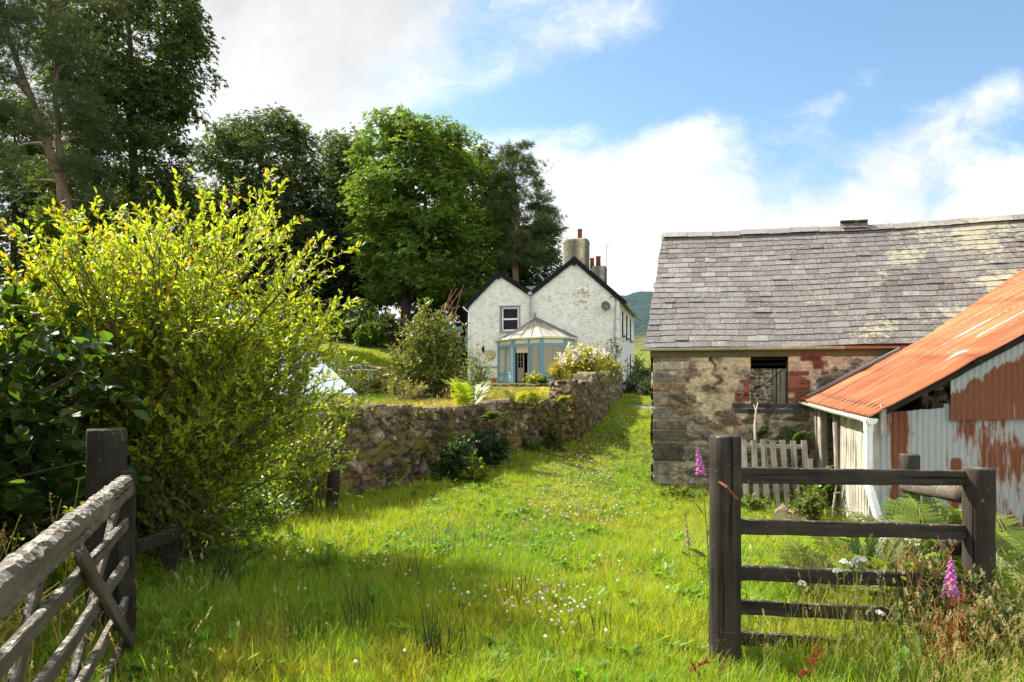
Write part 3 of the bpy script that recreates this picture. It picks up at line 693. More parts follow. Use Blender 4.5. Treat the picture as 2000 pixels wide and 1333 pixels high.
# ------------------------------------------------------------------ corrugated-iron shed
shed = thing('tin_shed', 'lean-to shed with orange rusted corrugated roof and patched tin front', 'shed')
E0 = A([4.66, 8.75]); e_ = nrm(A([.101, .995])); r_ = A([e_[1], -e_[0]])
def S3_(t, e, z): return A([*(E0 + t * r_ + e * e_), z])
def shed_z(t, e): return 1.275 + .055 * e + .565 * t
tv = np.linspace(-.06, 5.4, 60); ne = 560; Tm = np.repeat(tv[:, None], ne, 1); Em = np.zeros_like(Tm)
sag = .03 * (fbm(tv * 1.4, tv * 0, 5) - .5)
for i, t0 in enumerate(tv):
    # back edge: the barn's face below its eave, the valley on the slates above
    es = np.linspace(1.5, 7, 500); x = E0[0] + t0 * r_[0] + es * e_[0]; y = E0[1] + t0 * r_[1] + es * e_[1]
    b = (x - BC[0]) * BV[0] + (y - BC[1]) * BV[1]; z = shed_z(t0, es)
    zr = 2.30 + (b + .14) / slope_b * 2.5
    hit = np.where(z < 2.2, b > -.03, zr > z - .06)
    hit = hit & (b > -.16)
    Em[i] = np.linspace(0, es[np.argmax(hit)] if hit.any() else 3, ne)
lim = np.minimum.accumulate(Em[::-1, -1])[::-1]
Em = np.linspace(0, 1, ne)[None] * Em[:, -1:] 
Zm = shed_z(Tm, Em) + .0145 * np.sin(Em / .076 * 2 * math.pi) + .02 * (fbm(Tm * 1.1, Em * .9, 6) - .5)
lap = ((Tm > 1.28) & (Em < 1.7)) | ((Tm > .92) & (Em >= 1.7)) | (Tm > 2.75)
Zm = Zm + .012 * lap + .012 * (Tm > 2.75)
Zm = Zm + .05 * sstep(.35, 0, np.abs(Tm - 1.24)) * sstep(.5, 0, np.abs(Em - .25)) * (Tm < 1.285)
Xm = E0[0] + Tm * r_[0] + Em * e_[0]; Ym = E0[1] + Tm * r_[1] + Em * e_[1]
cm = np.ones((*Tm.shape, 3)); cm *= (.86 + .28 * _h(np.floor(Em / .66), np.floor(Tm / 1.3), 5))[..., None]
st = (np.abs(Em - (1.42 + .02 * np.sin(Tm * 4))) < .016) & (Tm > 1.0) | (np.abs(Em - .93) < .012) & (Tm > 1.7) | (np.abs(Em - .62) < .07) & (np.abs(Tm - 1.32 ) < .09)
cm[st] = (1.9, 4.6, 12.)
nl = (np.abs(Tm - .16) < .05) & (np.mod(Em, .152) < .022) | (np.abs(Tm - 1.02) < .02) & (np.mod(Em, .228) < .016) & (Em > 1.6); cm[nl] = (.14, .2, .3)
ll_ = (np.mod(Em + .012 * np.sin(Tm * 3), .66) < .022); cm[ll_] *= .55
ll_ = (np.abs(Tm - np.where(Em < 1.7, 1.26, .90)) < .05) | (np.abs(Tm - 2.72) < .05); cm[ll_] *= (.72, .66, .6)
gco = np.stack([Tm, Em, np.zeros_like(Tm)], -1)
g = MB(); add_grid(g, np.stack([Xm, Ym, Zm], -1), cm, gco, flip=False)
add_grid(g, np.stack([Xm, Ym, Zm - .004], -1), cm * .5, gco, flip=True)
rfs = g.build('roof', M['rust_roof'], shed, smooth=True)
# purlins and rafters under the sheet
g = MB()
for t0 in (.15, 1.3, 2.6): add_bar(g, S3_(t0, .16, shed_z(t0, .16) - .06), S3_(t0, 2.6, shed_z(t0, 2.6) - .06), .07, .09)
add_bar(g, S3_(0, .20, shed_z(0, .2) - .085), S3_(4.8, .20, shed_z(4.8, .2) - .085), .045, .11, n=8)
g.build('rafter', M['fence_wood'], rfs)
g = MB(); add_bar(g, S3_(-.02, 2.62, shed_z(0, 2.62) + .035), S3_(1.36, 2.42, shed_z(1.36, 2.42) + .05), .10, .05, col=(1, 1, 1), n=6)
g.build('flashing', M['lead'], rfs)
# front: vertical sheets, then the rusty sheet lapped over them
def sheet(name, t0, t1, zlo, zhi, e0, mat, parent, amp=.010, rust=None, wob=.01):
    tt = np.arange(t0, t1, .0127); zz = np.linspace(0, 1, 50); T, Q = np.meshgrid(tt, zz)
    lo, hi = zlo(T), zhi(T); Zs = lo + Q * (hi - lo); Es = e0 + amp * np.sin(T / .076 * 2 * math.pi) + wob * (fbm(T * 2, Zs * 2, 4) - .5) * 2
    cc = np.repeat(rust(T, Zs)[..., None], 3, -1) if rust is not None else np.zeros((*T.shape, 3))
    g = MB(); Pq = np.stack([E0[0] + T * r_[0] + Es * e_[0], E0[1] + T * r_[1] + Es * e_[1], Zs], -1)
    add_grid(g, Pq, cc, np.stack([T, Zs, 0 * T], -1))
    add_grid(g, Pq + A([*(e_ * .003), 0]), cc, np.stack([T, Zs, 0 * T], -1), flip=True)
    return g.build(name, mat, parent, smooth=True)
fr0 = .12
ra = lambda T, Z: .40 + .38 * np.exp(-((T - .42) / .10) ** 2) + .30 * np.exp(-((T - 1.12) / .05) ** 2) * (Z < .7) + .16 * np.exp(-((T - .78) / .03) ** 2) - .16 * np.exp(-((T - .80) / .16) ** 2) - .05 * np.exp(-((T - .2) / .08) ** 2) + .10 * sstep(1.05, 1.3, T) + .10 * sstep(.0, -.4, Z) 
sheet('front_sheet', .06, 1.02, lambda T: -.5 + 0 * T, lambda T: np.minimum(shed_z(T, .3) - .10, 1.26 + .10 * T + .05 * (fbm(T * 3, T * 0, 3) - .5)), .30, M['galv'], shed, rust=ra)
sheet('front_sheet', .98, 3.4, lambda T: -.5 + 0 * T, lambda T: 1.40 + 0 * T, .315, M['galv'], shed, rust=ra)
rb_ = lambda T, Z: .62 - .34 * sstep(.28, .05, (shed_z(T, .3) - .16) - Z + .12 * (fbm(T * 6, Z * 6, 8) - .5)) + .1 * (fbm(T * 8, Z * 1.2, 9) - .5) * 2
sheet('overlapping_sheet', 1.04, 3.6, lambda T: 1.17 + .03 * (T - .7), lambda T: np.maximum(np.minimum(shed_z(T, .3) - .17 - .05 * (fbm(T * 4, T * 0, 9) - .5), 9), 1.26), .262, M['galv_rusty'], shed, rust=rb_, amp=.006)
# dark sheets added inside, standing in for shade so that gaps read black
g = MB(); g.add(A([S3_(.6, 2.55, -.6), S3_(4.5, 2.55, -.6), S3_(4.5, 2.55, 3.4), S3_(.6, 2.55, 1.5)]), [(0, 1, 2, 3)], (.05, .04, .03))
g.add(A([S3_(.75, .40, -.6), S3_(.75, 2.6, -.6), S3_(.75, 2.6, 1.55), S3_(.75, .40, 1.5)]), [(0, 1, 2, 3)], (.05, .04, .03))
g.build('dark_sheet', M['earth'], shed)
# left side: posts, rails and vertical boards
zb = -.55
for (e0, wd, cx) in ((2.36, .07, .62), (2.18, .15, 1), (1.55, .11, 1.), (1.42, .10, .45)):
    g = MB(); add_bar(g, S3_(.10, e0, zb), S3_(.08 + rng.normal(0, .01), e0, shed_z(.1, e0) - .06), wd, .10, (*r_, 0), (cx,) * 3, n=7, jit=.003, wob=.006); g.build('post', M['frame_wood'], shed)
g = MB(); add_bar(g, S3_(.14, .15, shed_z(.14, .1) - .10), S3_(.14, 2.45, shed_z(.14, 2.4) - .10), .06, .10); g.build('wall_plate', M['frame_wood'], shed)
g = MB(); e0 = .30
while e0 < 1.32:
    wd = rng.uniform(.075, .10); c = rng.uniform(.8, 1.15)
    add_bar(g, S3_(.07, e0 + wd / 2, zb), S3_(.07, e0 + wd / 2, shed_z(.1, e0) - .09), wd - .008, .022 + rng.uniform(0, .014), (*r_, 0), (c, c, c * .97), n=6, jit=.002, wob=.003); e0 += wd
g.build('side_boarding', M['board_wood'], shed)
g = MB(); add_bar(g, S3_(.06, .22, zb), S3_(.06, .22, shed_z(.05, .2) - .08), .13, .06, (*e_, 0), n=6, jit=.003); add_bar(g, S3_(.15, .14, 1.0), S3_(.15, .14, shed_z(.15, 0) + .04), .07, .03, (*e_, 0)); g.build('corner_board', M['board_wood'], shed)
g = MB(); half_gutter(g, S3_(-.075, -.05, 1.205), S3_(-.075, 1.2, 1.275), .058, col=(.60, .61, .55), seg=6); half_gutter(g, S3_(-.075, 1.2, 1.27), S3_(-.075, 2.72, 1.37), .055, col=(.50, .48, .36), seg=8)
for e0 in (.55, 1.2, 1.9): half_gutter(g, S3_(-.075, e0, 1.228 + .06 * e0 - .02), S3_(-.075, e0 + .06, 1.232 + .06 * e0 - .02), .066, col=(.72, .73, .70))
gt = g.build('gutter', M['gutter'], shed)
g = MB(); an = np.linspace(math.pi, 2 * math.pi, 12); pf = [S3_(-.075 + .075 * math.cos(a), -.075, 1.215 + .075 * math.sin(a)) for a in an]
pb = [p + A([*(e_ * .02), 0]) for p in pf]; g.add(A(pf + pb), [list(range(12)), list(range(12, 24))[::-1]] + [[i, i + 12, i + 13, i + 1] for i in range(11)] + [[0, 11, 23, 12]])
half_gutter(g, S3_(-.075, -.06, 1.212), S3_(-.075, .12, 1.215), .072, n=12, th=.004); g.build('stop_end', M['white'], gt)
g = MB(); add_tube(g, [S3_(-.075, .03, 1.16), S3_(-.075, .03, .40)], .052, 14); add_tube(g, [S3_(-.075, .03, 1.165), S3_(-.075, .03, 1.05)], .059, 14)
add_tube(g, [S3_(-.075, .03, .42), S3_(-.075, .03, .34), S3_(-.055, .0, .26), S3_(-.0, -.06, -.02), S3_(.07, -.12, -.3)], .055, 14); g.build('downpipe', M['white'], shed)
for k, e0 in enumerate(np.arange(.15, 2.6, .19)):
    pass
set_base(shed, S3_(.6, 1.2, -.35))

# ------------------------------------------------------------------ pallet, logs, planks by the shed
pal = thing('wooden_pallet', 'silver grey slatted pallet leaning on the barn wall', 'pallet')
pb0 = A([(1437 - 1000) / F * 11.0, 11.0, -.42]); pdir = nrm(A([1.14, -.30, 0])); lean = nrm(A([.035, .32, 1.22]))
pn = np.cross(pdir, lean)
for k in range(8):
    g = MB(); o_ = pb0 + pdir * (k * .155 + .02); ln = 1.20 + rng.normal(0, .012)
    add_bar(g, o_, o_ + lean * ln + pdir * rng.normal(0, .012), .088, .018, pn, (rng.uniform(.75, 1.2),) * 3, n=5, jit=.002); g.build('slat', M['pale_wood'], pal)
for q in (.10, .58, 1.10):
    g = MB(); a_ = pb0 + lean * q - pn * .05; add_bar(g, a_ + pdir * -.03, a_ + pdir * 1.16, .08, .07, lean, (.8, .78, .74), n=3); g.build('bearer', M['pale_wood'], pal)
set_base(pal, pb0)
for (px, Y, r, ln, rz, lab) in ((1527, 9.75, .115, .32, .5, 'pale cut log lying by the pallet, the one nearer the barn'), (1558, 9.6, .11, .34, .25, 'cut log with a dark ring lying between pallet and shed')):
    x = (px - 1000) / F * Y; z = float(terr(x, Y)); dr = A([math.sin(rz), math.cos(rz), .02])
    lg = thing('log', lab, 'log', 'cut logs by the pallet'); g = MB(); p0 = A([x, Y, z + r * .75]); add_tube(g, lerp(p0, p0 + dr * ln, 4), r * A([1, 1.03, 1, .97]), 14, (.17, .12, .08), jit=.03, cap=False); g.build('bark', M['bark'], lg, True)
    g = MB(); a = np.linspace(0, 2 * math.pi, 16, endpoint=False); U_, V_ = np.cross(dr, (0, 0, 1)), A((0, 0, 1.))
    for q in (p0 - dr * .004, p0 + dr * (ln + .003)):
        g = MB(); ring = [q + r * .99 * (math.cos(k) * U_ + math.sin(k) * V_) for k in a] + [q + r * .5 * (math.cos(k) * U_ + math.sin(k) * V_) for k in a] + [q]
        g.add(A(ring), [[i, (i + 1) % 16, 16 + (i + 1) % 16, 16 + i] for i in range(16)] + [[16 + i, 16 + (i + 1) % 16, 32] for i in range(16)], A([(.42, .34, .24)] * 16 + [(.50, .40, .27)] * 17)); g.build('cut_end', M['brick'], lg)
    set_base(lg, p0)
g = MB(); a_ = A([(1588 - 1000) / F * 10.2, 10.2, -.45]); add_bar(g, a_, a_ + A([-.01, .12, .98]), .11, .03, (0, -1, 0), (1, .95, .9), n=4, jit=.002)
tag(g.build('plank', M['pale_wood']), 'short bare plank propped upright against the shed corner', 'plank')
g = MB(); a_ = A([(1577 - 1000) / F * 10.1, 10.1, -.4]); add_bar(g, P(1622, 1025, 9.6), P(1640, 905, 10.3), .028, .02, (0, -1, 0)); add_bar(g, P(1628, 965, 9.9), P(1640, 962, 9.9), .02, .02)
tag(g.build('stick', M['pale_wood']), 'thin nailed stick leaning inside the open shed bay', 'stick')
g = MB(); add_tube(g, [P(1475, 860, 10.9), P(1474, 830, 11.0), P(1477, 800, 11.1), P(1480, 787, 11.2)], [.02, .018, .014, .008], 6); add_tube(g, [P(1477, 805, 11.1), P(1472, 790, 11.2)], [.012, .007], 5)
tag(g.build('forked_branch', M['pale_wood']), 'bare forked stick standing behind the pallet under the barn window', 'branch')

# ------------------------------------------------------------------ dark post and rail fence
fen = thing('rail_fence', 'dark timber fence of five rails between two stout round posts', 'fence')
FA, FB = A([1.245, 4.0]), A([2.96, 4.33])
def post(name, x, y, r, z0, z1, parent, mat, n=18, lean=(0, 0), crack=True):
    g = MB(); a = np.arange(n) * 2 * math.pi / n; rr = r * (1 + rng.normal(0, .018, n))
    if crack: rr[4] *= .88; rr[5] *= .84; rr[14] *= .9
    cs = np.stack([rr * np.cos(a), rr * np.sin(a)], 1); q = lerp((x, y, z0), (x + lean[0], y + lean[1], z1), 14)
    q = np.concatenate([q, [q[-1] + A([0, 0, .012])]]); sc_ = np.concatenate([1 + rng.normal(0, .008, 14), [.93]])
    add_sweep(g, q, cs, (.01, 1, 0), (1, 1, 1), sc_, jit=.0012); return g.build(name, mat, parent, True)
p1 = post('post', FA[0], FA[1], .091, -.5, 1.345, fen, M['fence_wood'], lean=(.005, 0))
p2 = post('post', FB[0], FB[1], .089, -.6, 1.115, fen, M['fence_wood'])
fd = nrm(A([*(FB - FA), 0])); fn = A([fd[1], -fd[0], 0])
for k, (z0, z1) in enumerate(((1.118, 1.06), (.818, .715), (.543, .40), (.338, .17), (.155, -.05))):
    a_ = A([*FA, z0]) + fd * .075 + A([0, .03, 0]); b_ = A([*FB, z1]) - fd * .06 + A([0, .03, 0])
    g = MB(); add_bar(g, a_, b_, .045, .094 - .004 * k, (0, 0, 1), (1, 1, 1), n=16, jit=.0012, wob=.0014); g.build('rail', M['fence_wood'], fen)
for (pa, pb) in (((1886, 966), (1770, 951)), ((1868, 1066), (1780, 1080))):
    g = MB(); a_ = P(*pa, 4.45); b_ = P(*pb, 7.0); add_tube(g, lerp(a_, b_, 8), .058, 14, jit=.005); g.build('rail', M['gate_wood'] if pa[1] < 1000 else M['fence_wood'], fen, True)
post('post', (1776 - 1000) / F * 7.1, 7.1, .10, -.6, EYE - 140 / F * 7.1, fen, M['fence_wood'])
g = MB(); a_ = A([FA[0] - .055, FA[1] - .085, EYE - 188 / 333]); add_tube(g, [a_, a_ + A([.025, -.06, -.02]), a_ + A([.075, -.085, -.085])], .008, 7); g.build('hinge_pin', M['rust_nail'], p1)
set_base(fen, (*FA, 0))

# ------------------------------------------------------------------ old five-bar gate, swung open towards us
gate = thing('field_gate', 'old grey five-bar gate with lichen on its top bar, swung open', 'gate')
HG = A([-2.37, 4.2]); gd = nrm(A([.37, -.93])); gl_ = 2.75; gn = A([gd[1], -gd[0], 0])
def G3(k, z, o=0): return A([*(HG + gd * k), z]) + gn * o
g = MB(); add_bar(g, G3(-.02, 1.035), G3(gl_, 1.06), .08, .132, (0, 0, 1), bev=.02, n=90, jit=.0045, wob=.0)
g.build('top_rail', M['gate_top'], gate)
for z0, hgt in ((.835, .066), (.60, .068), (.36, .066), (.14, .068)):
    g = MB(); add_bar(g, G3(.02, z0 - .03), G3(gl_, z0 + .015), .032, hgt, (0, 0, 1), n=16, jit=.0014, wob=.0012); g.build('rail', M['gate_wood'], gate)
for (k0, z0, k1, z1, sd) in ((.06, .96, 1.75, .08, 1), (.05, .06, 1.55, .98, -1), (1.78, .98, 2.7, .06, 1)):
    g = MB(); add_bar(g, G3(k0, z0, .04 * sd), G3(k1, z1, .04 * sd), .03, .075, (0, 0, 1), n=10, jit=.0014, wob=.0012); g.build('brace', M['gate_wood'], gate)
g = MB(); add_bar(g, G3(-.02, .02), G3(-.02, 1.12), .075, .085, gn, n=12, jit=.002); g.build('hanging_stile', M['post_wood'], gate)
g = MB(); add_bar(g, G3(gl_, .02), G3(gl_, 1.14), .075, .075, gn, n=12, jit=.002); g.build('closing_stile', M['gate_wood'], gate)
g = MB(); add_bar(g, G3(-.14, 1.0, .02), G3(.35, 1.0, .05), .008, .05); g.build('hinge', M['rust_nail'], gate)
set_base(gate, (*HG, 0))
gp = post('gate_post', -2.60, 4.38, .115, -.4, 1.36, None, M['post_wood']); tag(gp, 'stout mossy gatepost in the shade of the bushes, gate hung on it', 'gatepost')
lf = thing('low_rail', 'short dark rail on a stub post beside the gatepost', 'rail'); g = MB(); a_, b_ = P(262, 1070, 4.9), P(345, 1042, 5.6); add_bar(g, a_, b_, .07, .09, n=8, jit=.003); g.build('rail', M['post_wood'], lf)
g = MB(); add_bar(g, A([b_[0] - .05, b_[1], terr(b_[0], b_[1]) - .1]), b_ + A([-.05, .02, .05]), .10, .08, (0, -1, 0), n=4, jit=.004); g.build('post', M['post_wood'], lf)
bp = post('fence_stump', (648 - 1000) / F * 8.55, 8.5, .075, -.1, .58, None, M['post_wood'], lean=(.04, 0)); tag(bp, 'weathered fence stump at the near end of the low stone wall', 'post')
# ------------------------------------------------------------------ white house
HC = A([5.75, 36.5]); h_ = R(15); HU = A([math.cos(h_), -math.sin(h_)]); HV = A([math.sin(h_), math.cos(h_)])
def H3(w, b, z): return A([*(HC - w * HU + b * HV), z])
def Hn(w, b, z): return np.stack([HC[0] - w * HU[0] + b * HV[0], HC[1] - w * HU[1] + b * HV[1], z], -1)
def hw(px, b=0.0):
    k = (px - 1000) / F
    return (HC[0] + b * HV[0] - k * (HC[1] + b * HV[1])) / (HU[0] - k * HU[1])
def hz(px, py, b=0.0):
    p = H3(hw(px, b), b, 0); return EYE + (750 - py) / F * p[1]
HW, WV, WR, WL, HL = 8.51, 4.87, 2.43, 6.69, 8.8
ZE, ZV, ZR, ZL = 6.22, 6.62, 8.42, 7.86
def top(w): return np.interp(w, [0, WR, WV, WL, HW], [ZE, ZR, ZV, ZL, 6.12])
house = thing('farmhouse', 'white limewashed farmhouse with twin black edged gables and chimneys', 'house')
res = .05; wv = np.arange(0, HW + .01, res); zv = np.arange(1.2, 8.6, res); Wm, Zm = np.meshgrid(wv, zv)
win = (hw(1013.5), hw(979), hz(995, 647), hz(995, 600)); dor = (hw(1031), hw(1006), 1.66, 3.60)
cw, cz = (Wm[:-1, :-1] + Wm[1:, 1:]) / 2, (Zm[:-1, :-1] + Zm[1:, 1:]) / 2
keep = cz < top(cw) - .02
for q in (win, dor): keep &= ~((cw > q[0]) & (cw < q[1]) & (cz > q[2]) & (cz < q[3]))
i5, e5, _f = rubble(Wm, Zm, 91, .34, .17)
rel = .012 * sstep(0, .3, e5) + .025 * (fbm(Wm * 1.2, Zm * 1.6, 92) - .5) + .015 * (fbm(Wm * 4, Zm * 6, 93) - .5)
pm = 1.25 * np.exp(-((Wm - 2.0) / .75) ** 2 - ((Zm - 6.5) / .85) ** 2) + .55 * np.exp(-((Wm - 2.05) / .5) ** 2 - ((Zm - 5.0) / 1.3) ** 2) + .75 * np.exp(-((Wm - .95) / .16) ** 2 - ((Zm - 3.85) / .16) ** 2) + .25 * np.exp(-((Wm - 7.6) / .9) ** 2 - ((Zm - 2.1) / .6) ** 2)
g = MB(); add_grid(g, Hn(Wm, -rel, Zm), np.repeat(pm[..., None], 3, -1), keep=keep)
bv = np.arange(0, HL + .01, .1); zs = np.arange(1.0, ZE + .05, .1); Bm, Zs = np.meshgrid(bv, zs)
sidew = [(1.2, 2.0, 4.35, 5.75), (3.6, 4.4, 4.35, 5.75), (6.0, 6.8, 4.35, 5.75), (6.0, 6.8, 2.2, 3.5)]
cb, cz2 = (Bm[:-1, :-1] + Bm[1:, 1:]) / 2, (Zs[:-1, :-1] + Zs[1:, 1:]) / 2; kp = np.ones(cb.shape, bool)
for q in sidew: kp &= ~((cb > q[0]) & (cb < q[1]) & (cz2 > q[2]) & (cz2 < q[3]))
add_grid(g, Hn(.04 * (fbm(Bm, Zs * 1.5, 4) - .5), Bm, Zs), np.zeros((*Bm.shape, 3)), keep=kp, flip=True)
for (a_, b_) in (((HW, HL), (0, HL)), ((HW, 0), (HW, HL))):
    g.add(A([H3(*a_, 1.0), H3(*b_, 1.0), H3(*b_, 6.1), H3(*a_, 6.1)]), [(0, 1, 2, 3)], (0, 0, 0))
g.add(A([H3(0, HL, 6.1), H3(WR, HL, ZR), H3(WV, HL, ZV), H3(WL, HL, ZL), H3(HW, HL, 6.1)]), [(0, 1, 2, 3, 4)], (0, 0, 0))
g.build('wall', M['roughcast'], house, True)
def opening(name, q, depth, backmat, frame_fn):
    g = MB()
    for (a_, b_) in (((q[0], q[2]), (q[1], q[2])), ((q[1], q[2]), (q[1], q[3])), ((q[1], q[3]), (q[0], q[3])), ((q[0], q[3]), (q[0], q[2]))):
        g.add(A([H3(a_[0], -.03, a_[1]), H3(b_[0], -.03, b_[1]), H3(b_[0], depth, b_[1]), H3(a_[0], depth, a_[1])]), [(0, 1, 2, 3)])
    o = g.build(name, M['grey'] if name == 'window' else M['dark'], house)
    g = MB(); g.add(A([H3(q[0] - .1, depth, q[2] - .1), H3(q[1] + .1, depth, q[2] - .1), H3(q[1] + .1, depth, q[3] + .1), H3(q[0] - .1, depth, q[3] + .1)]), [(0, 1, 2, 3)])
    g.build('curtain' if name == 'window' else 'dark_hall', backmat, o); frame_fn(o, q); return o
def hbar(g, w0, z0, w1, z1, b, wd, th, col=(1, 1, 1)): add_bar(g, H3(w0, b, z0), H3(w1, b, z1), th, wd, tuple(nrm(np.cross(HV.tolist() + [0], H3(w1, b, z1) - H3(w0, b, z0)))), col)
def sash(o, q):
    g = MB(); m = .05; zm = (q[2] + q[3]) / 2
    for (a_, b_) in (((q[0] + m, q[2]), (q[0] + m, q[3])), ((q[1] - m, q[2]), (q[1] - m, q[3])), ((q[0], q[3] - m), (q[1], q[3] - m)), ((q[0], q[2] + m), (q[1], q[2] + m)), ((q[0], zm), (q[1], zm))):
        hbar(g, *a_, *b_, .10, .09, .05)
    g.build('frame', M['white'], o)
    g = MB(); g.add(A([H3(q[0], .13, q[2]), H3(q[1], .13, q[2]), H3(q[1], .13, q[3]), H3(q[0], .13, q[3])]), [(0, 1, 2, 3)]); g.build('pane', M['glass'], o)
    g = MB(); 
    for (a_, b_) in (((q[0] - .05, q[2] - .04), (q[0] - .05, q[3] + .05)), ((q[1] + .05, q[2] - .04), (q[1] + .05, q[3] + .05)), ((q[0] - .1, q[3] + .05), (q[1] + .1, q[3] + .05))): hbar(g, *a_, *b_, -.035, .08, .03)
    add_bar(g, H3(q[0] - .1, -.07, q[2] - .03), H3(q[1] + .1, -.07, q[2] - .03), .14, .06); g.build('surround', M['grey'], o).data.materials[0] = M['bluegrey']
M['bluegrey'] = plain('blue_grey_paint', (.26, .31, .36), .6, .3)
opening('window', win, .45, M['wine'], sash)
def door_leaf(o, q):
    g = MB(); w0 = q[1] - .06; w1 = w0 - .34
    for ww in (w0, w1): hbar(g, ww, q[2], ww, q[3] - .1, .35, .07, .05)
    for zz in (q[2] + .12, q[2] + .85, q[3] - .15): hbar(g, w0, zz, w1, zz, .35, .10, .05)
    for zz in (2.9, 3.2): hbar(g, w0, zz, w1, zz, .35, .03, .04)
    hbar(g, (w0 + w1) / 2, q[2] + .85, (w0 + w1) / 2, q[3] - .12, .35, .03, .04)
    g.add(A([H3(w0, .37, q[2]), H3(w1, .37, q[2]), H3(w1, .37, q[2] + .85), H3(w0, .37, q[2] + .85)]), [(0, 1, 2, 3)]); g.build('door_leaf', M['cream'], o)
opening('doorway', dor, 1.8, M['dark'], door_leaf)
for q in sidew:
    g = MB(); 
    for (a_, b_) in (((q[0], q[2]), (q[0], q[3])), ((q[1], q[2]), (q[1], q[3])), ((q[0], q[3]), (q[1], q[3])), ((q[0], q[2]), (q[1], q[2])), ((q[0], (q[2] + q[3]) / 2), (q[1], (q[2] + q[3]) / 2))):
        add_bar(g, H3(.12, *a_), H3(.12, *b_), .08, .08, (*HU, 0))
    o = g.build('window', M['white'], house)
    g = MB(); g.add(A([H3(.16, q[0], q[2]), H3(.16, q[1], q[2]), H3(.16, q[1], q[3]), H3(.16, q[0], q[3])]), [(0, 1, 2, 3)]); g.build('pane', M['glass'], o)
    g = MB(); g.add(A([H3(.5, q[0] - .1, q[2]), H3(.5, q[1] + .1, q[2]), H3(.5, q[1] + .1, q[3]), H3(.5, q[0] - .1, q[3])]), [(0, 1, 2, 3)]); g.build('dark_room_sheet', M['dark'], o)  # near-black sheet stands in for the unlit room behind the pane
    g = MB(); add_bar(g, H3(-.06, q[0] - .1, q[2] - .05), H3(-.06, q[1] + .1, q[2] - .05), .18, .08); g.build('sill', M['grey'], o)
# roofs
def roof_plane(g, w0, z0, w1, z1, b0, b1, seed):
    """slates as slightly lapped rows from the eave (w0, z0) to the ridge (w1, z1)"""
    L_ = math.hypot(w1 - w0, z1 - z0); nr = int(L_ / .22); nb = int((b1 - b0) / .28)
    for k in range(nr):
        for j in range(nb):
            ta, tb = k / nr, min((k + 1.1) / nr, 1); ba, bb = b0 + (b1 - b0) * (j + .5 * (k % 2) * 0) / nb, b0 + (b1 - b0) * (j + .985) / nb
            p = [H3(w0 + (w1 - w0) * ta, ba, z0 + (z1 - z0) * ta + .02), H3(w0 + (w1 - w0) * ta, bb, z0 + (z1 - z0) * ta + .02), H3(w0 + (w1 - w0) * tb, bb, z0 + (z1 - z0) * tb), H3(w0 + (w1 - w0) * tb, ba, z0 + (z1 - z0) * tb)]
            g.add(A(p), [(0, 1, 2, 3)], A((.15, .14, .145)) * rng.uniform(.6, 1.4))
    g.add(A([H3(w0, b0, z0 - .05), H3(w0, b1, z0 - .05), H3(w1, b1, z1 - .05), H3(w1, b0, z1 - .05)]), [(0, 1, 2, 3)], (.05, .05, .05))
oh = .30; sl = (ZR - ZE) / WR; sl2 = (ZR - ZV) / (WV - WR); sl3 = (ZL - ZV) / (WL - WV); sl4 = (ZL - 6.12) / (HW - WL)
g = MB(); lift = .10
roof_plane(g, -oh, ZE - oh * sl + lift, WR, ZR + lift, -.10, HL + .2, 1); roof_plane(g, WV, ZV + lift, WR, ZR + lift, -.10, HL + .2, 2)
roof_plane(g, WV, ZV + lift, WL, ZL + lift, -.10, HL, 3); roof_plane(g, HW + oh, 6.12 - oh * sl4 + lift, WL, ZL + lift, -.10, HL, 4)
# cross roof seen between the two gables
g.add(A([H3(WR, 2.6, 6.3), H3(WL, 2.6, 6.3), H3(WL, 5.0, 7.80), H3(WR, 5.0, 7.80)]), [(0, 1, 2, 3)], (.20, .185, .185))
g.build('roof', M['slate'], house)
for (w0, z0, w1, z1) in ((-oh - .02, ZE - oh * sl, WR, ZR), (WV + .02, ZV, WR, ZR), (WV - .02, ZV, WL, ZL), (HW + oh + .02, 6.12 - oh * sl4, WL, ZL)):
    g = MB(); add_bar(g, H3(w0, -.10, z0 - .0), H3(w1, -.10, z1 - .0), .05, .25, (0, 0, 1), n=2); add_bar(g, H3(w0, -.04, z0 - .03), H3(w1, -.04, z1 - .03), .06, .03, (0, 0, 1)); g.build('bargeboard', M['black'], house)
for (w0, z0) in ((WR, ZR), (WL, ZL)):
    g = MB(); add_bar(g, H3(w0, -.15, z0 - .36), H3(w0, -.15, z0 + .14), .16, .06, (*HV, 0)); g.build('finial', M['black'], house)
# chimneys
def chimney(w0, b0, wd, dp_, z0, z1, col):
    g = MB(); n8 = 24; a = np.arange(n8) * 2 * math.pi / n8
    def se(k, s): return np.sign(k) * np.abs(k) ** s
    zz = [z0, z1 - .42, z1 - .2, z1 - .06, z1, z1 + .02]; ks = [1, 1, 1.03, .98, .86, .3]
    Pq = np.stack([Hn(w0 + wd / 2 * k * se(np.cos(a), .55), b0 + dp_ / 2 * k * se(np.sin(a), .55), np.full(n8, z)) for k, z in zip(ks, zz)])
    n_ = 20; zi = np.linspace(0, len(zz) - 1, n_); Pq = np.stack([Pq[int(q)] * (1 - q % 1) + Pq[min(int(q) + 1, 5)] * (q % 1) for q in zi])
    Z8, A8 = Pq[..., 2], np.repeat(a[None], n_, 0)
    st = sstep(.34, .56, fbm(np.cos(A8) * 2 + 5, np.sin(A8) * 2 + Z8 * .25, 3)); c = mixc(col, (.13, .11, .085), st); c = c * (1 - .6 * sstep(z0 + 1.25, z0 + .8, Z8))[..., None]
    g.add(Pq.reshape(-1, 3), gridfaces(n_, n8, closed=True), c); return g.build('chimney', M['stone'], house, True)
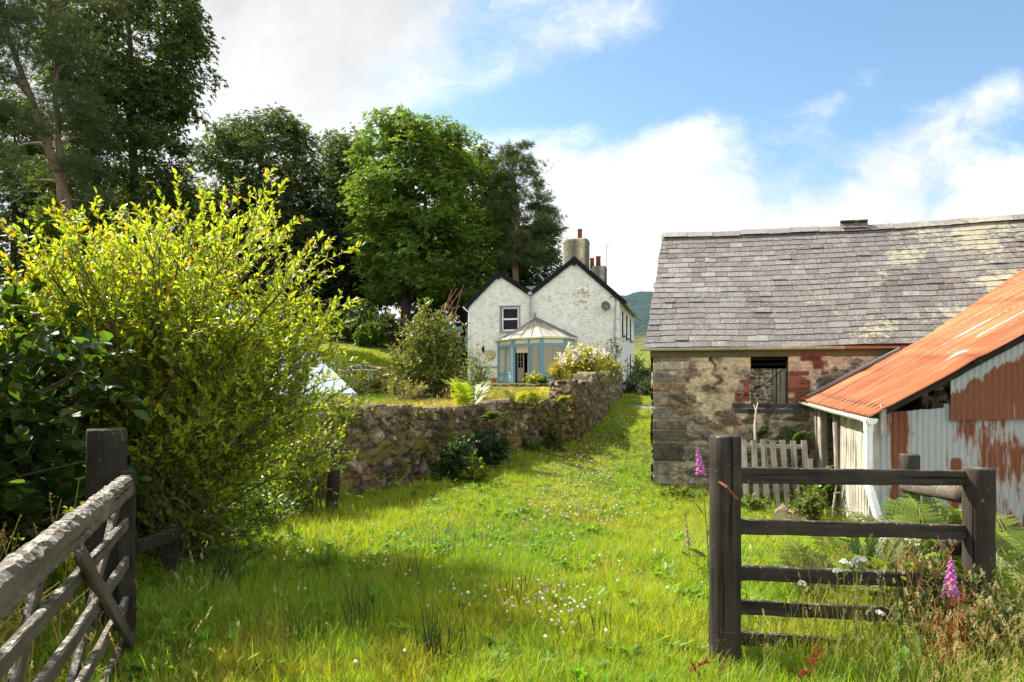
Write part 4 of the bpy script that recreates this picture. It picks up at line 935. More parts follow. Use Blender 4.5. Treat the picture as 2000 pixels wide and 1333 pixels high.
def pot(par, w0, b0, z0, r, hgt):
    g = MB(); add_sweep(g, [H3(w0, b0, z0 - .1), H3(w0, b0, z0 + hgt * .8), H3(w0, b0, z0 + hgt * .84), H3(w0, b0, z0 + hgt)], circ(1, 14), (.01, 1, 0), (1, 1, 1), A([1.08, .92, 1.1, 1.06]) * r); g.build('chimney_pot', M['clay'], par, True)
c1 = chimney(hw(1125.5, .9), .9, 1.44, 1.0, 7.2, 9.68, (.50, .45, .32)); pot(c1, hw(1132.5, .9), .9, 9.66, .13, .60)
c2 = chimney(hw(1170, 8.3), 8.3, 1.02, .8, 7.4, 9.40, (.30, .29, .27)); pot(c2, hw(1156.5, 8.3), 8.3, 9.36, .14, .62); pot(c2, hw(1168.5, 8.3), 8.3, 9.36, .16, .72)
g = MB(); b0 = 8.3; w0 = hw(1184.5, b0); add_tube(g, [H3(w0, b0, 8.6), H3(w0, b0, hz(1184, 478, b0))], .022, 6)
zt = hz(1184, 482, b0); add_bar(g, H3(hw(1178, b0), b0, zt + .06), H3(hw(1205, b0), b0 - .3, zt - .14), .025, .025)
for k in np.linspace(0, 1, 8): p = H3(hw(1178 + 27 * k, b0), b0 - .3 * k, zt + .06 - .2 * k); q = A([*HV, 0]) * .28 + A([0, 0, .06]); add_tube(g, [p - q, p + q], .008, 4)
add_bar(g, H3(w0 + .25, b0, zt - .75), H3(w0 - .2, b0, zt - .8), .02, .02); g.build('aerial', M['iron'], house)
# pipes, dish, string courses, lamp, plaque
g = MB(); add_tube(g, [H3(WV, -.12, 6.5), H3(WV, -.12, 5.35)], .045, 8); add_bar(g, H3(WV, -.14, 6.55), H3(WV, -.14, 6.72), .22, .2, (*HV, 0)); g.build('downpipe', M['iron'], house)
g = MB(); add_tube(g, [H3(HW + .25, -.2, 6.0), H3(HW + .12, -.1, 5.85), H3(HW - .05, -.08, 5.7), H3(HW - .05, -.08, 1.7)], .045, 8); g.build('downpipe', M['white'], house)
g = MB(); half_gutter(g, H3(-oh - .05, -.15, ZE - oh * sl - .02), H3(-oh - .05, HL + .1, ZE - oh * sl - .06), .07, col=(.3, .3, .28), seg=4); g.build('gutter', M['gutter'], house)
g = MB(); add_tube(g, [H3(hw(1190), -.06, hz(1190, 582)), H3(hw(1198), -.06, hz(1198, 578)), H3(hw(1203), -.06, hz(1203, 586)), H3(hw(1202), -.06, hz(1202, 600)), H3(hw(1200), -.06, hz(1200, 680))], .03, 6); g.build('cable_pipe', M['iron'], house)
for (p0, p1, py) in ((1119, 1199, 718), (905, 971, 717)):
    g = MB(); add_bar(g, H3(hw(p0), -.05, hz(p0, py)), H3(hw(p1), -.05, hz(p1, py)), .07, .05); g.build('string_course', M['lead'], house)
g = MB(); dc = H3(hw(1184.5), -.35, hz(1185, 600)); dn = nrm(A([-HV[0] + .35, -HV[1], .25])); du = nrm(np.cross(dn, (0, 0, 1))); dv = np.cross(du, dn)
a = np.linspace(0, 2 * math.pi, 24, endpoint=False); rr = np.linspace(.02, .25, 6)
Pq = np.stack([[dc + dn * (.9 * r * r) + du * r * math.cos(k) + dv * r * 1.08 * math.sin(k) for k in a] for r in rr]); g.add(Pq.reshape(-1, 3), gridfaces(6, 24, closed=True)); ds = g.build('satellite_dish', M['grey'], house, True)
g = MB(); add_tube(g, [dc, H3(hw(1185), -.02, dc[2] - .1)], .02, 6); add_tube(g, [dc - dv * .26, dc + dn * .3 - dv * .15], .012, 5); add_box(g, dc + dn * .3 - dv * .15, (.06, .09, .06)); g.build('feed_arm', M['iron'], ds)
g = MB(); pc = H3(hw(959), -.06, hz(959, 693)); a = np.linspace(0, 2 * math.pi, 22, endpoint=False); HUz = A([*HU, 0])
for r0, r1, b0, b1, cc in ((0, .15, .03, .03, (.40, .30, .19)), (.15, .19, .03, .05, (.50, .40, .28)), (.19, .26, .05, .03, (.42, .33, .22)), (.26, .27, .03, -.04, (.3, .24, .17))):
    Pq = np.stack([[pc - A([*HV, 0]) * bb + HUz * r * math.cos(k) + A([0, 0, r * math.sin(k)]) for k in a] for r, bb in ((r0, b0), (r1, b1))]); g.add(Pq.reshape(-1, 3), gridfaces(2, 22, closed=True), cc)
tag(g.build('wall_plaque', M['brick']), 'round stone coloured plaque on the white wall left of the conservatory', 'plaque')
g = MB(); lp = H3(hw(945.5), -.18, hz(945, 685)); add_sweep(g, [lp - A([0, 0, .15]), lp - A([0, 0, .05]), lp + A([0, 0, .12]), lp + A([0, 0, .2])], circ(1, 8), (.01, 1, 0), (1, 1, 1), A([.04, .06, .085, .03])); add_tube(g, [lp + A([0, 0, .2]), H3(hw(945.5), -.1, lp[2] + .3), H3(hw(945.5), 0, lp[2] + .2)], .012, 5)
tag(g.build('wall_lantern', M['black']), 'small black lantern on the white wall above the round plaque', 'lantern')
g = MB(); wa, wb = H3(-.1, 7.5, 6.0), A([13.5, 47, 6.0]); k = np.linspace(0, 1, 14); 
add_tube(g, wa[None] * (1 - k)[:, None] + wb[None] * k[:, None] + A([0, 0, -.8])[None] * (4 * k * (1 - k))[:, None], .016, 4); tag(g.build('overhead_wire', M['grey']), 'thin overhead wire running from the house behind the barn', 'wire')
set_base(house, H3(4, 4, 1.4))
# ------------------------------------------------------------------ conservatory
con = thing('conservatory', 'faded blue conservatory with cream hipped roof against the white house', 'conservatory')
CP_ = [(974, .03), (1001, 1.3), (1058, 2.1), (1104, 1.5), (1120, .03)]
cp = [H3(hw(p, -b), -b, 0)[:2] for p, b in CP_]; ZF, ZS, ZH, ZC = 1.60, 2.24, 3.72, 4.08
def at(i, k, z, o=0):
    a_, b_ = cp[i], cp[i + 1]; dd = nrm(b_ - a_); n_ = A([dd[1], -dd[0]])
    return A([*(a_ + (b_ - a_) * k + n_ * o), z])
def cbar(g, i, k0, z0, k1, z1, wd, th, o=0, col=(1, 1, 1)):
    a_, b_ = at(i, k0, z0, o), at(i, k1, z1, o); dd = nrm(cp[i + 1] - cp[i]); add_bar(g, a_, b_, th, wd, tuple(nrm(np.cross(A([dd[1], -dd[0], 0]), b_ - a_))), col)
for i in range(4):
    wide = np.linalg.norm(cp[i + 1] - cp[i]); fr = MB()
    cbar(fr, i, 0, ZH, 1, ZH, .15, .09); cbar(fr, i, 0, ZC, 1, ZC, .08, .10); cbar(fr, i, 0, ZF, 1, ZF, .08, .11)
    ks = [0, 1] if i != 1 else [0, .06, .57, 1]
    for k in ks: cbar(fr, i, k, ZF, k, ZC, .19 if k in (0, 1) else .09, .10)
    panes = []
    if i == 1:
        cbar(fr, i, .57, ZS, 1, ZS, .08, .08); cbar(fr, i, .66, ZS, .66, ZH, .05, .07); cbar(fr, i, .92, ZS, .92, ZH, .10, .07); panes = [(.57, 1)]; sl_ = [(.57, 1)]
    else:
        cbar(fr, i, 0, ZS, 1, ZS, .09, .12); nb = 2
        for k in np.linspace(0, 1, nb + 1)[1:-1]: cbar(fr, i, k, ZS, k, ZH, .09, .08)
        panes = [(k / nb, (k + 1) / nb) for k in range(nb)]; sl_ = [(0, 1)]
    fo = fr.build('frame', M['blue'], con)
    for (k0, k1) in panes:
        g = MB(); g.add(A([at(i, k0, ZS), at(i, k1, ZS), at(i, k1, ZH), at(i, k0, ZH)]), [(0, 1, 2, 3)]); g.build('pane', M['glass'], fo)
    for (k0, k1) in sl_:
        g = MB(); add_bar(g, at(i, k0, (ZF + ZS) / 2, -.0), at(i, k1, (ZF + ZS) / 2, -.0), .04, ZS - ZF, (0, 0, 1))
        if i == 0:
            for k in (.25, .75): cbar(g, i, k - .16, 1.95, k + .16, 1.95, .42, .02, .03)
        g.build('lower_panel', M['blue_worn'] if i == 0 else M['blue'], fo)
    g = MB(); g.add(A([at(i, 0, ZH), at(i, 1, ZH), at(i, 1, ZC), at(i, 0, ZC)]), [(0, 1, 2, 3)]); g.build('frieze', M['cream'], fo)
    if i == 1:
        g = MB(); add_bar(g, at(i, .08, 3.46, -.12), at(i, .56, 3.46, -.12), .04, .30, (0, 0, 1)); g.build('transom', M['plaster'], fo)
        g = MB(); add_bar(g, at(i, .055, 1.55, .28), at(i, .60, 1.55, .28), .55, .10); g.build('doorstep', M['stone'], fo).data.attributes['col'].data.foreach_set('color', A([.35, .33, .3, 1] * 16))
    if i == 2:
        g = MB(); add_bar(g, at(i, .28, 1.98, .03), at(i, .48, 1.98, .03), .02, .05); g.build('letterbox', M['black'], fo)
ap = H3(hw(1045, 0), -.05, 5.26); ring = []
cc_ = np.mean(cp, 0)
for i, p in enumerate(cp):
    q = p + nrm(p - cp[0] * .5 - cp[4] * .5) * .22 if 0 < i < 4 else p + nrm(cp[i] - cp[4 - i]) * .2
    ring.append(A([*q, ZC + .03]))
g = MB(); gb = MB(); gl = MB()
for i in range(4):
    a_, b_ = ring[i], ring[i + 1]; nb = (2, 3, 3, 2)[i]
    for k in range(nb):
        p0, p1 = a_ + (b_ - a_) * k / nb, a_ + (b_ - a_) * (k + 1) / nb
        n_ = len(g.v); tt = np.linspace(0, 1, 8); Pq = np.stack([[p0 * (1 - t_2) + ap * t_2, p1 * (1 - t_2) + ap * t_2] for t_2 in tt]); Pq[..., 2] -= .03 * np.sin(tt * math.pi)[:, None]
        add_grid(g, Pq, (1, .97, .9) if k % 2 else (1, 1, 1))
        if i or k: add_bar(gb, p0 + A([0, 0, .015]), ap + A([0, 0, .03]), .035, .03, (0, 0, 1))
    add_bar(gl, a_ - A([0, 0, .03]), b_ - A([0, 0, .03]), .08, .10, (0, 0, 1))
ro = g.build('roof', M['polycarb'], con); gb.build('glazing_bar', M['lead'], ro); gl.build('gutter', M['cream'], ro)
g = MB(); add_bar(g, ring[4] + A([.0, 0, .05]), ap + A([0, 0, .06]), .10, .12); add_tube(g, [ap - A([0, 0, .1]), ap + A([0, -.05, .35])], A([.05, .02]), 6); g.build('flashing', M['lead'], ro)
for w0, w1 in ((hw(1118), dor[0]), (dor[1], hw(976))):
    g = MB(); g.add(A([H3(w0, -.085, ZF), H3(w1, -.085, ZF), H3(w1, -.085, ZC), H3(w0, -.085, ZC)]), [(0, 1, 2, 3)]); g.build('inner_wall', M['plaster'], con)
g = MB(); g.add(A([[*p, ZF - .02] for p in cp] ), [(0, 1, 2, 3, 4)]); g.build('floor', M['clay'], con)
set_base(con, A([*cc_, ZF]))
# ------------------------------------------------------------------ small things in the garden
g = MB(); x, Y = (963 - 1000) / F * 35.4, 35.4; z = float(terr(x, Y))
def tub(mb, c, w_, d_, hgt, rot, col=(1, 1, 1)):
    ax = A([(math.cos(rot), math.sin(rot), 0), (-math.sin(rot), math.cos(rot), 0), (0, 0, 1)]); c = A(c, float)
    for s0, s1 in ((-1, -1), (1, -1), (1, 1), (-1, 1)): pass
    lo = [c + ax[0] * w_ * .42 * a_ + ax[1] * d_ * .42 * b_ for a_, b_ in ((-1, -1), (1, -1), (1, 1), (-1, 1))]; hi = [c + ax[0] * w_ * .5 * a_ + ax[1] * d_ * .5 * b_ + ax[2] * hgt for a_, b_ in ((-1, -1), (1, -1), (1, 1), (-1, 1))]
    li = [c + ax[0] * w_ * .46 * a_ + ax[1] * d_ * .46 * b_ + ax[2] * hgt for a_, b_ in ((-1, -1), (1, -1), (1, 1), (-1, 1))]; bi = [p + ax[2] * .03 for p in lo]
    mb.add(A(lo + hi + li + bi), [(0, 1, 5, 4), (1, 2, 6, 5), (2, 3, 7, 6), (3, 0, 4, 7), (4, 5, 9, 8), (5, 6, 10, 9), (6, 7, 11, 10), (7, 4, 8, 11), (8, 9, 13, 12), (9, 10, 14, 13), (10, 11, 15, 14), (11, 8, 12, 15), (12, 13, 14, 15), (3, 2, 1, 0)], col)
    for k in (0, 1): 
        s_ = 1 if k else -1; add_tube(mb, [c + ax[0] * w_ * .5 * s_ + ax[1] * .08 + ax[2] * hgt * .9, c + ax[0] * (w_ * .5 + .04) * s_ + ax[2] * hgt * .85, c + ax[0] * w_ * .5 * s_ - ax[1] * .08 + ax[2] * hgt * .9], .012, 5)
tub(g, (x, Y, 1.62), .36, .32, .34, .2); tag(g.build('crate', M['red']), 'red tub on the terrace left of the conservatory', 'tub')
g = MB(); tub(g, ((948 - 1000) / F * 35.3, 35.3, 1.62), .22, .22, .40, .1); tag(g.build('planter', M['green']), 'dark green planter beside the red tub', 'planter')
# white garden table and green chair
def chair(label, x, Y, z, rot):
    ch = thing('garden_chair', label, 'chair'); ca, sa = math.cos(rot), math.sin(rot); T_ = lambda p: A([x + p[0] * ca - p[1] * sa, Y + p[0] * sa + p[1] * ca, z + p[2]])
    for (a_, b_) in ((-.22, -.22), (.22, -.22), (.22, .2), (-.22, .2)):
        g = MB(); add_tube(g, [T_((a_ * 1.1, b_ * 1.1, 0)), T_((a_ * .9, b_ * .9, .42))], .022, 6); g.build('leg', M['green'], ch)
    g = MB(); add_bar(g, T_((0, -.25, .43)), T_((0, .25, .42)), .5, .03); g.build('seat', M['green'], ch)
    g = MB()
    for k in np.linspace(-.2, .2, 5): add_bar(g, T_((k, .22, .42)), T_((k * 1.05, .34, .92)), .075, .02, tuple(T_((0, 1, .2)) - T_((0, 0, 0))))
    add_bar(g, T_((-.25, .345, .92)), T_((.25, .345, .92)), .03, .06); g.build('backrest', M['green'], ch)
    for s_ in (-1, 1):
        g = MB(); add_bar(g, T_((s_ * .25, .28, .64)), T_((s_ * .26, -.2, .64)), .04, .025); add_tube(g, [T_((s_ * .26, -.18, .64)), T_((s_ * .23, -.22, .42))], .015, 5); g.build('armrest', M['green'], ch)
    return set_base(ch, (x, Y, z))
x, Y = (726 - 1000) / F * 22.3, 22.3; chair('green plastic garden chair standing by the white table', x, Y, float(terr(x, Y)) - .02, 1.9)
tb = thing('garden_table', 'low white slatted garden table half hidden by plants', 'table'); x, Y = (698 - 1000) / F * 22.5, 22.5; z = float(terr(x, Y)); g = MB()
for k in np.linspace(-.35, .35, 7): add_bar(g, (x - .55, Y + k, z + .66), (x + .55, Y + k, z + .66), .09, .025)
g.build('top', M['white'], tb)
for a_, b_ in ((-.45, -.3), (.45, -.3), (.45, .3), (-.45, .3)):
    g = MB(); add_bar(g, (x + a_, Y + b_, z), (x + a_ * .9, Y + b_ * .9, z + .65), .05, .05, (0, 1, 0)); g.build('leg', M['white'], tb)
set_base(tb, (x, Y, z))
# sloping glass frame
cf = thing('cold_frame', 'sloping glazed cold frame with panes tinted like reflected sky behind the low wall', 'cold frame')
q0 = A([(695 - 1000) / F * 13, 13, EYE - 21 / F * 13]); qx = nrm(A([.80, .60, 0])); qd = A([-1.24, 1.54, .83]); 
g = MB()
for k in range(5):
    add_bar(g, q0 - qx * k * .55, q0 - qx * k * .55 + qd, .035, .05, (0, 0, 1))
add_bar(g, q0 + qx * .02, q0 - qx * 2.22, .05, .06); add_bar(g, q0 + qx * .02 + qd, q0 - qx * 2.22 + qd, .05, .06); fo = g.build('frame', M['grey'], cf); fo.data.materials[0] = M['bluegrey']
for k in range(4):
    g = MB(); a_, b_ = q0 - qx * (k * .55 + .02), q0 - qx * (k * .55 + .53); g.add(A([b_, a_, a_ + qd, b_ + qd]) + A([0, 0, .01]), [(0, 1, 2, 3)]); g.build('pane', M['frost'], fo)
g = MB(); dz = A([0, 0, -.45]); g.add(A([q0, q0 - qx * 2.2, q0 - qx * 2.2 + dz, q0 + dz]), [(0, 1, 2, 3)]); g.add(A([q0, q0 + qd, q0 + qd + A([0, 0, -1.2]), q0 + dz]), [(0, 1, 2, 3)])
g.add(A([q0 - qx * 2.2, q0 - qx * 2.2 + qd, q0 - qx * 2.2 + qd + A([0, 0, -1.2]), q0 - qx * 2.2 + dz]), [(0, 1, 2, 3)]); g.add(A([q0 + qd, q0 - qx * 2.2 + qd, q0 - qx * 2.2 + qd + A([0, 0, -1.2]), q0 + qd + A([0, 0, -1.2])]), [(0, 1, 2, 3)])
g.build('side_panel', M['frost'], cf); cf.children[-1].data.materials[0] = plain('green_algae_glass', (.30, .36, .25), .3, .5, var=.3, sc_=6)
set_base(cf, q0 + dz)
# ------------------------------------------------------------------ plants
LENS = A([(0, 0, 0), (.5, .35, .10), (.42, .68, .06), (0, 1, -.06), (-.42, .68, .06), (-.5, .35, .10)]); LENSF = [(0, 1, 2, 3), (0, 3, 4, 5)]
def rdir(n): return nrm(rng.normal(0, 1, (n, 3)))
def put_leaves(mb, pos, dirs, nor, length, width, col):
    """lens-shaped leaves at pos pointing along dirs, their faces towards nor"""
    d_ = nrm(dirs); x = nrm(np.cross(d_, nor)); z = np.cross(x, d_)
    length = np.broadcast_to(length, (len(pos),))[:, None]; width = np.broadcast_to(width, (len(pos),))[:, None]
    add_inst(mb, LENS, LENSF, pos, x * width, d_ * length, z * width * 1.2, col)
def vary(base, n, v=.25, hue=.12):
    c = np.tile(A(base, float), (n, 1)) * rng.uniform(1 - v, 1 + v, (n, 1)); c[:, 0] *= rng.uniform(1 - hue, 1 + hue * 1.6, n); return c
def bez(a, b, c, n):
    t_ = np.linspace(0, 1, n)[:, None]; return A(a) * (1 - t_) ** 2 + A(b) * 2 * t_ * (1 - t_) + A(c) * t_ * t_
def shrub(name, label, cat, base, stems, leaf, group=None, mat='leaf', stemcol=(.10, .075, .045), extra=None):
    """stems: list of (end point, radius, n_twigs, twig_len); leaf: dict(n, L, W, col, col2, p2)"""
    t_ = thing(name, label, cat, group); sb = MB(); lb = MB(); base = A(base, float)
    for (end, rad, ntw, tl) in stems:
        b0 = base + A([*rng.normal(0, .12, 2), 0]) * leaf.get('spread', 1); end = A(end, float)
        mid = (b0 + end) / 2 + A([(b0[0] - end[0]) * .22, (b0[1] - end[1]) * .22, (end[2] - b0[2]) * .16]) + rng.normal(0, .06, 3) * np.linalg.norm(end - b0) * .6
        pts = bez(b0, mid, end, 9); add_tube(sb, pts, np.linspace(rad, rad * .25, 9), 5, stemcol)
        T = np.gradient(pts, axis=0)
        for k in range(ntw):
            f = rng.uniform(leaf.get('from', .25), 1.0) if k else 1.0
            q = f * 8; i = min(int(q), 7); p = pts[i] * (1 - q + i) + pts[i + 1] * (q - i); tdir = nrm(T[i])
            dr = nrm(tdir * leaf.get('up', .8) + rdir(1)[0] * .9 + A([0, 0, leaf.get('lift', .25)])); ln = tl * rng.uniform(.5, 1.25)
            tip = p + dr * ln + A([0, 0, -leaf.get('droop', .0) * ln]); tw = bez(p, p + dr * ln * .6 + A([0, 0, .05 * ln]), tip, 5); add_tube(sb, tw, np.linspace(rad * .25 + .001, .0012, 5) * leaf.get('tw', 1), 3, A(stemcol) * 1.2, cap=False)
            nl = max(3, int(leaf['n'] * ln / tl)); u_ = np.sort(rng.uniform(.1, 1, nl)); u_[-1] = 1
            lp = np.stack([np.interp(u_, np.linspace(0, 1, 5), tw[:, j]) for j in range(3)], 1)
            ld = nrm(nrm(tip - p)[None] * .75 + rdir(nl) * .75 + A([0, 0, .05 - leaf.get('hang', 0)])); nn = nrm(rdir(nl) * .75 + A([0, 0, 1]))
            c = vary(leaf['col'], nl, .28); c[rng.random(nl) < .15] *= .55; ends = (u_ > .62) & (rng.random(nl) < leaf.get('p2', 0) * (1.0 if end[2] - base[2] > leaf.get('tipz', 0) else .3))
            if ends.any(): c[ends] = vary(leaf['col2'], ends.sum(), .3, .2)
            sz = rng.uniform(.45, 1.2, nl); put_leaves(lb, lp, ld, nn, leaf['L'] * sz, leaf['W'] * sz, c)
    sb.build('stems', M['stem'], t_); lb.build('foliage', M[mat], t_)
    if extra: extra(t_)
    return set_base(t_, base)
def dome_ends(c, rx, ry, h, n, zlo=.25, top=None, jag=.12):
    """stem ends over a dome standing at c"""
    out = []
    for k in range(n):
        a = rng.uniform(0, 2 * math.pi); s = rng.uniform(zlo, 1); r = math.sqrt(max(0, 1 - s ** 2.2)) * rng.uniform(.55, 1)
        out.append(A([c[0] + math.cos(a) * rx * r, c[1] + math.sin(a) * ry * r, c[2] + h * s * rng.uniform(1 - jag, 1 + jag)]))
    return out
# big yellow-green bush over the gatepost
wb = A([-3.35, 6.3, 0.0]); ends = []
for k in range(95):
    px = rng.uniform(-30, 615); env = np.interp(px, [-30, 110, 190, 300, 400, 470, 540, 600, 640], [640, 540, 500, 450, 465, 415, 440, 570, 660]); py = env + abs(rng.normal(0, 55)) if k < 60 else rng.uniform(env + 60, 760)
    if k >= 78: px = rng.uniform(330, 650); py = rng.uniform(640, 880)
    Y = rng.uniform(5.2, 7.4) if px > 300 else rng.uniform(5.5, 7.2); ends.append(P(px, py, Y))
for k in range(30): ends.append(P(rng.uniform(60, 430), rng.uniform(490, 720), rng.uniform(5.0, 6.0)))
for k in range(60):
    px = rng.uniform(130, 640) if k < 30 else rng.uniform(430, 620); py = rng.uniform(620, 950); ends.append(P(px, py, rng.uniform(5.4, 7.2)))
shrub('bush', 'big yellow green bush with orange tipped shoots beside the gatepost', 'bush', wb, [(e, .015, 20, .52) for e in ends], dict(n=30, L=.066, W=.025, col=(.33, .42, .035), col2=(.46, .31, .05), p2=.16, tipz=2.3, up=.9, lift=.42, **{'from': .32}))
# shaded hazel at the far left
hb = A([-4.7, 4.5, 0]); ends = []
for k in range(85):
    px = rng.uniform(-260, 215); Y = rng.uniform(4.7, 6.4); py = rng.uniform(650, 990) if px > -150 else rng.uniform(420, 900)
    ends.append(P(px, py, Y))
for k in range(95): y_ = rng.uniform(1.4, 5.2); ends.append(A([-.8 * y_ - .85 - rng.uniform(0, 1.5), y_, rng.uniform(1.5, 3.9)]))  # out-of-view stems added to cast shade on the foreground grass
shrub('hazel_bush', 'dark shady hazel bush with broad leaves behind the field gate', 'bush', hb, [(e, .022, 13, .60) for e in ends], dict(n=16, L=.125, W=.090, col=(.055, .110, .018), col2=(.16, .17, .02), p2=.12, tipz=2.2, spread=3, up=.4, lift=-.05, droop=.1, **{'from': .2}))
# low growth under the bush at the lane edge
def low_clump(name, label, cat, px, Y, w_, h_, n, L_, W_, col, group=None, mat='leaf', col2=(.2, .2, .03), p2=0, z=None, ntw=7, extra=None, nl=9):
    x = (px - 1000) / F * Y; z = float(terr(x, Y)) - .02 if z is None else z
    return shrub(name, label, cat, (x, Y, z), [(e, .006 + .006 * h_, ntw, min(.5, h_ * .4)) for e in dome_ends((x, Y, z), w_, w_ * .8, h_, n, .2)], dict(n=nl, L=L_, W=W_, col=col, col2=col2, p2=p2, spread=w_ * 2.2, lift=.25, **{'from': .15}), group, mat, extra=extra)
low_clump('bramble', 'low mixed green growth along the grass edge below the big bush', 'plants', 470, 7.6, .9, .55, 34, .075, .045, (.10, .17, .018), ntw=8)
low_clump('bramble', 'tall leafy growth hiding the near end of the low stone wall', 'plants', 588, 8.55, .42, 1.15, 40, .075, .034, (.24, .32, .03), ntw=9)
low_clump('bramble', 'small leafy growth hanging over the near top corner of the low wall', 'plants', 655, 9.4, .30, .35, 16, .06, .03, (.26, .30, .03), z=1.15, ntw=6)
low_clump('bramble', 'leafy growth around the bare stems of the big yellow green bush', 'plants', 345, 6.1, .75, .85, 60, .066, .03, (.17, .25, .025), ntw=9, nl=11)
# dark bush in front of the house
low_clump('laurel_bush', 'tall dark glossy bush with reddish tips standing in front of the house', 'bush', 838, 18.2, 1.02, 2.25, 95, .115, .046, (.15, .22, .03), mat='gloss_leaf', col2=(.27, .20, .04), p2=.25, ntw=14, nl=15)
# garden plants beside the glass frame
low_clump('garden_plant', 'pale green feathery plants between the glass frame and the table', 'plant', 655, 18.5, .75, 1.05, 34, .10, .035, (.13, .20, .04), ntw=7)
low_clump('garden_plant', 'yellow green plants on the lawn edge below the round shrubs', 'plant', 690, 21.5, .8, .75, 26, .10, .045, (.22, .25, .03), ntw=6)
low_clump('garden_plant', 'low yellow plant under the green chair', 'plant', 742, 22.2, .5, .40, 18, .10, .05, (.26, .27, .03), ntw=6)
low_clump('garden_plant', 'pale leafy plant left of the dark glossy bush', 'plant', 778, 21.5, .38, 1.75, 18, .13, .05, (.20, .21, .03), ntw=7)
low_clump('garden_plant', 'thin dry plants at the foot of the dark glossy bush', 'plant', 800, 16.4, .55, .55, 22, .09, .02, (.22, .21, .06), ntw=5)
low_clump('wild_plant', 'tall feathery weed on the wall top right of the dark bush', 'plant', 930, 15.2, .30, 1.05, 22, .075, .026, (.13, .18, .04), ntw=8)
low_clump('doorstep_plant', 'bright yellow tuft beside the conservatory doorway', 'plant', 1043, 33.4, .42, .50, 22, .12, .06, (.36, .36, .03), ntw=6)
low_clump('doorstep_plant', 'small dark green tuft at the foot of the conservatory', 'plant', 1062, 33.6, .3, .28, 12, .10, .05, (.04, .08, .02), ntw=6)
# flowering shrub on the upper wall
def flowers(col, n, r, s):
    def fn(t_):
        ch = [c for c in t_.children if c.name.startswith('foliage')][0]; co_ = np.empty(len(ch.data.vertices) * 3, np.float32); ch.data.vertices.foreach_get('co', co_); co_ = co_.reshape(-1, 3)
        order = np.argsort(co_[:, 2] - .5 * co_[:, 1] - .35 * co_[:, 0] * 1)[::-1][:int(len(co_) * .22)]; fb = MB()
        for i in rng.choice(order, n):
            m = 12; p = co_[i] + rng.normal(0, r * .5, (m, 3)); put_leaves(fb, p, rdir(m) + A([0, -.3, .6]), rdir(m) + A([0, -1, .5]), s, s * .8, vary(col, m, .1, .05))
        fb.build('flowers', M['petal'], t_)
    return fn
low_clump('flowering_shrub', 'rounded yellow green shrub with white flowers on the upper wall', 'shrub', 1135, 22.0, .85, .98, 80, .09, .045, (.33, .36, .035), z=1.70, col2=(.42, .38, .04), p2=.4, ntw=10, extra=flowers((.78, .72, .70), 40, .10, .085))
low_clump('shrub', 'small golden shrub at the square end of the upper wall', 'shrub', 1092, 19.5, .38, .55, 26, .06, .028, (.36, .30, .02), z=1.60, ntw=8)
low_clump('climbing_plant', 'sparse dark climber against the corner of the white house', 'plant', 1192, 33.8, .75, 1.9, 26, .12, .06, (.045, .065, .02), z=1.7, ntw=7, nl=7)
low_clump('shrub', 'bushy yellow green plant hanging over the upper wall below the climber', 'shrub', 1183, 26.5, .60, .9, 44, .10, .055, (.28, .32, .03), z=1.75, ntw=8)
low_clump('shrub', 'dark rounded shrub beside the lane at the house corner', 'shrub', 1243, 33.0, .85, .85, 55, .11, .06, (.030, .060, .022), ntw=9)
low_clump('shrub', 'grey green low shrub left of the barn corner', 'shrub', 1264, 30.5, .6, .75, 40, .10, .045, (.06, .085, .05), ntw=9)
low_clump('columnar_shrub', 'narrow dark evergreen by the far corner of the house', 'shrub', 1243, 40.5, .35, 2.0, 34, .11, .05, (.022, .04, .015), z=1.2, ntw=9)
low_clump('shrub', 'mid green shrub behind the dark rounded shrub by the lane', 'shrub', 1266, 37.0, .6, 1.3, 34, .12, .06, (.06, .10, .025), ntw=9)
# big rhododendrons on the bank
for (px, Y, w_, h_, lab, col) in ((700, 43, 2.6, 1.9, 'broad green rounded shrub at the top of the lawn under the trees', (.06, .105, .022)), (612, 45, 2.4, 1.7, 'dark rounded shrub mostly hidden behind the big yellow bush', (.045, .08, .022)), (760, 41, 1.7, 1.5, 'dull brownish green shrub left of the house on the lawn edge', (.06, .07, .03)), (728, 40, .9, 1.0, 'small bright green clipped shrub in front of the broad rounded one', (.07, .13, .02)), (850, 43.5, 2.6, 1.6, 'dark shrub in the shade behind the tall glossy bush', (.03, .05, .018))):
    low_clump('rhododendron', lab, 'shrub', px, Y, w_, h_, 110, .22, .12, col, 'shrubs along the foot of the bank', ntw=10, nl=12)
# dead reddish stems behind the dark bush
g = MB()
for k in range(9):
    a_ = P(868 + rng.uniform(-12, 20), 660, 21); add_tube(g, bez(a_, a_ + A([0, 0, .8]), P(885 + rng.uniform(-22, 22), rng.uniform(555, 600), 21), 5), np.linspace(.016, .006, 5), 4, (.20, .085, .06))
tag(g.build('dead_stems', M['stem']), 'bare reddish dead stems rising behind the dark bush', 'dead plant')

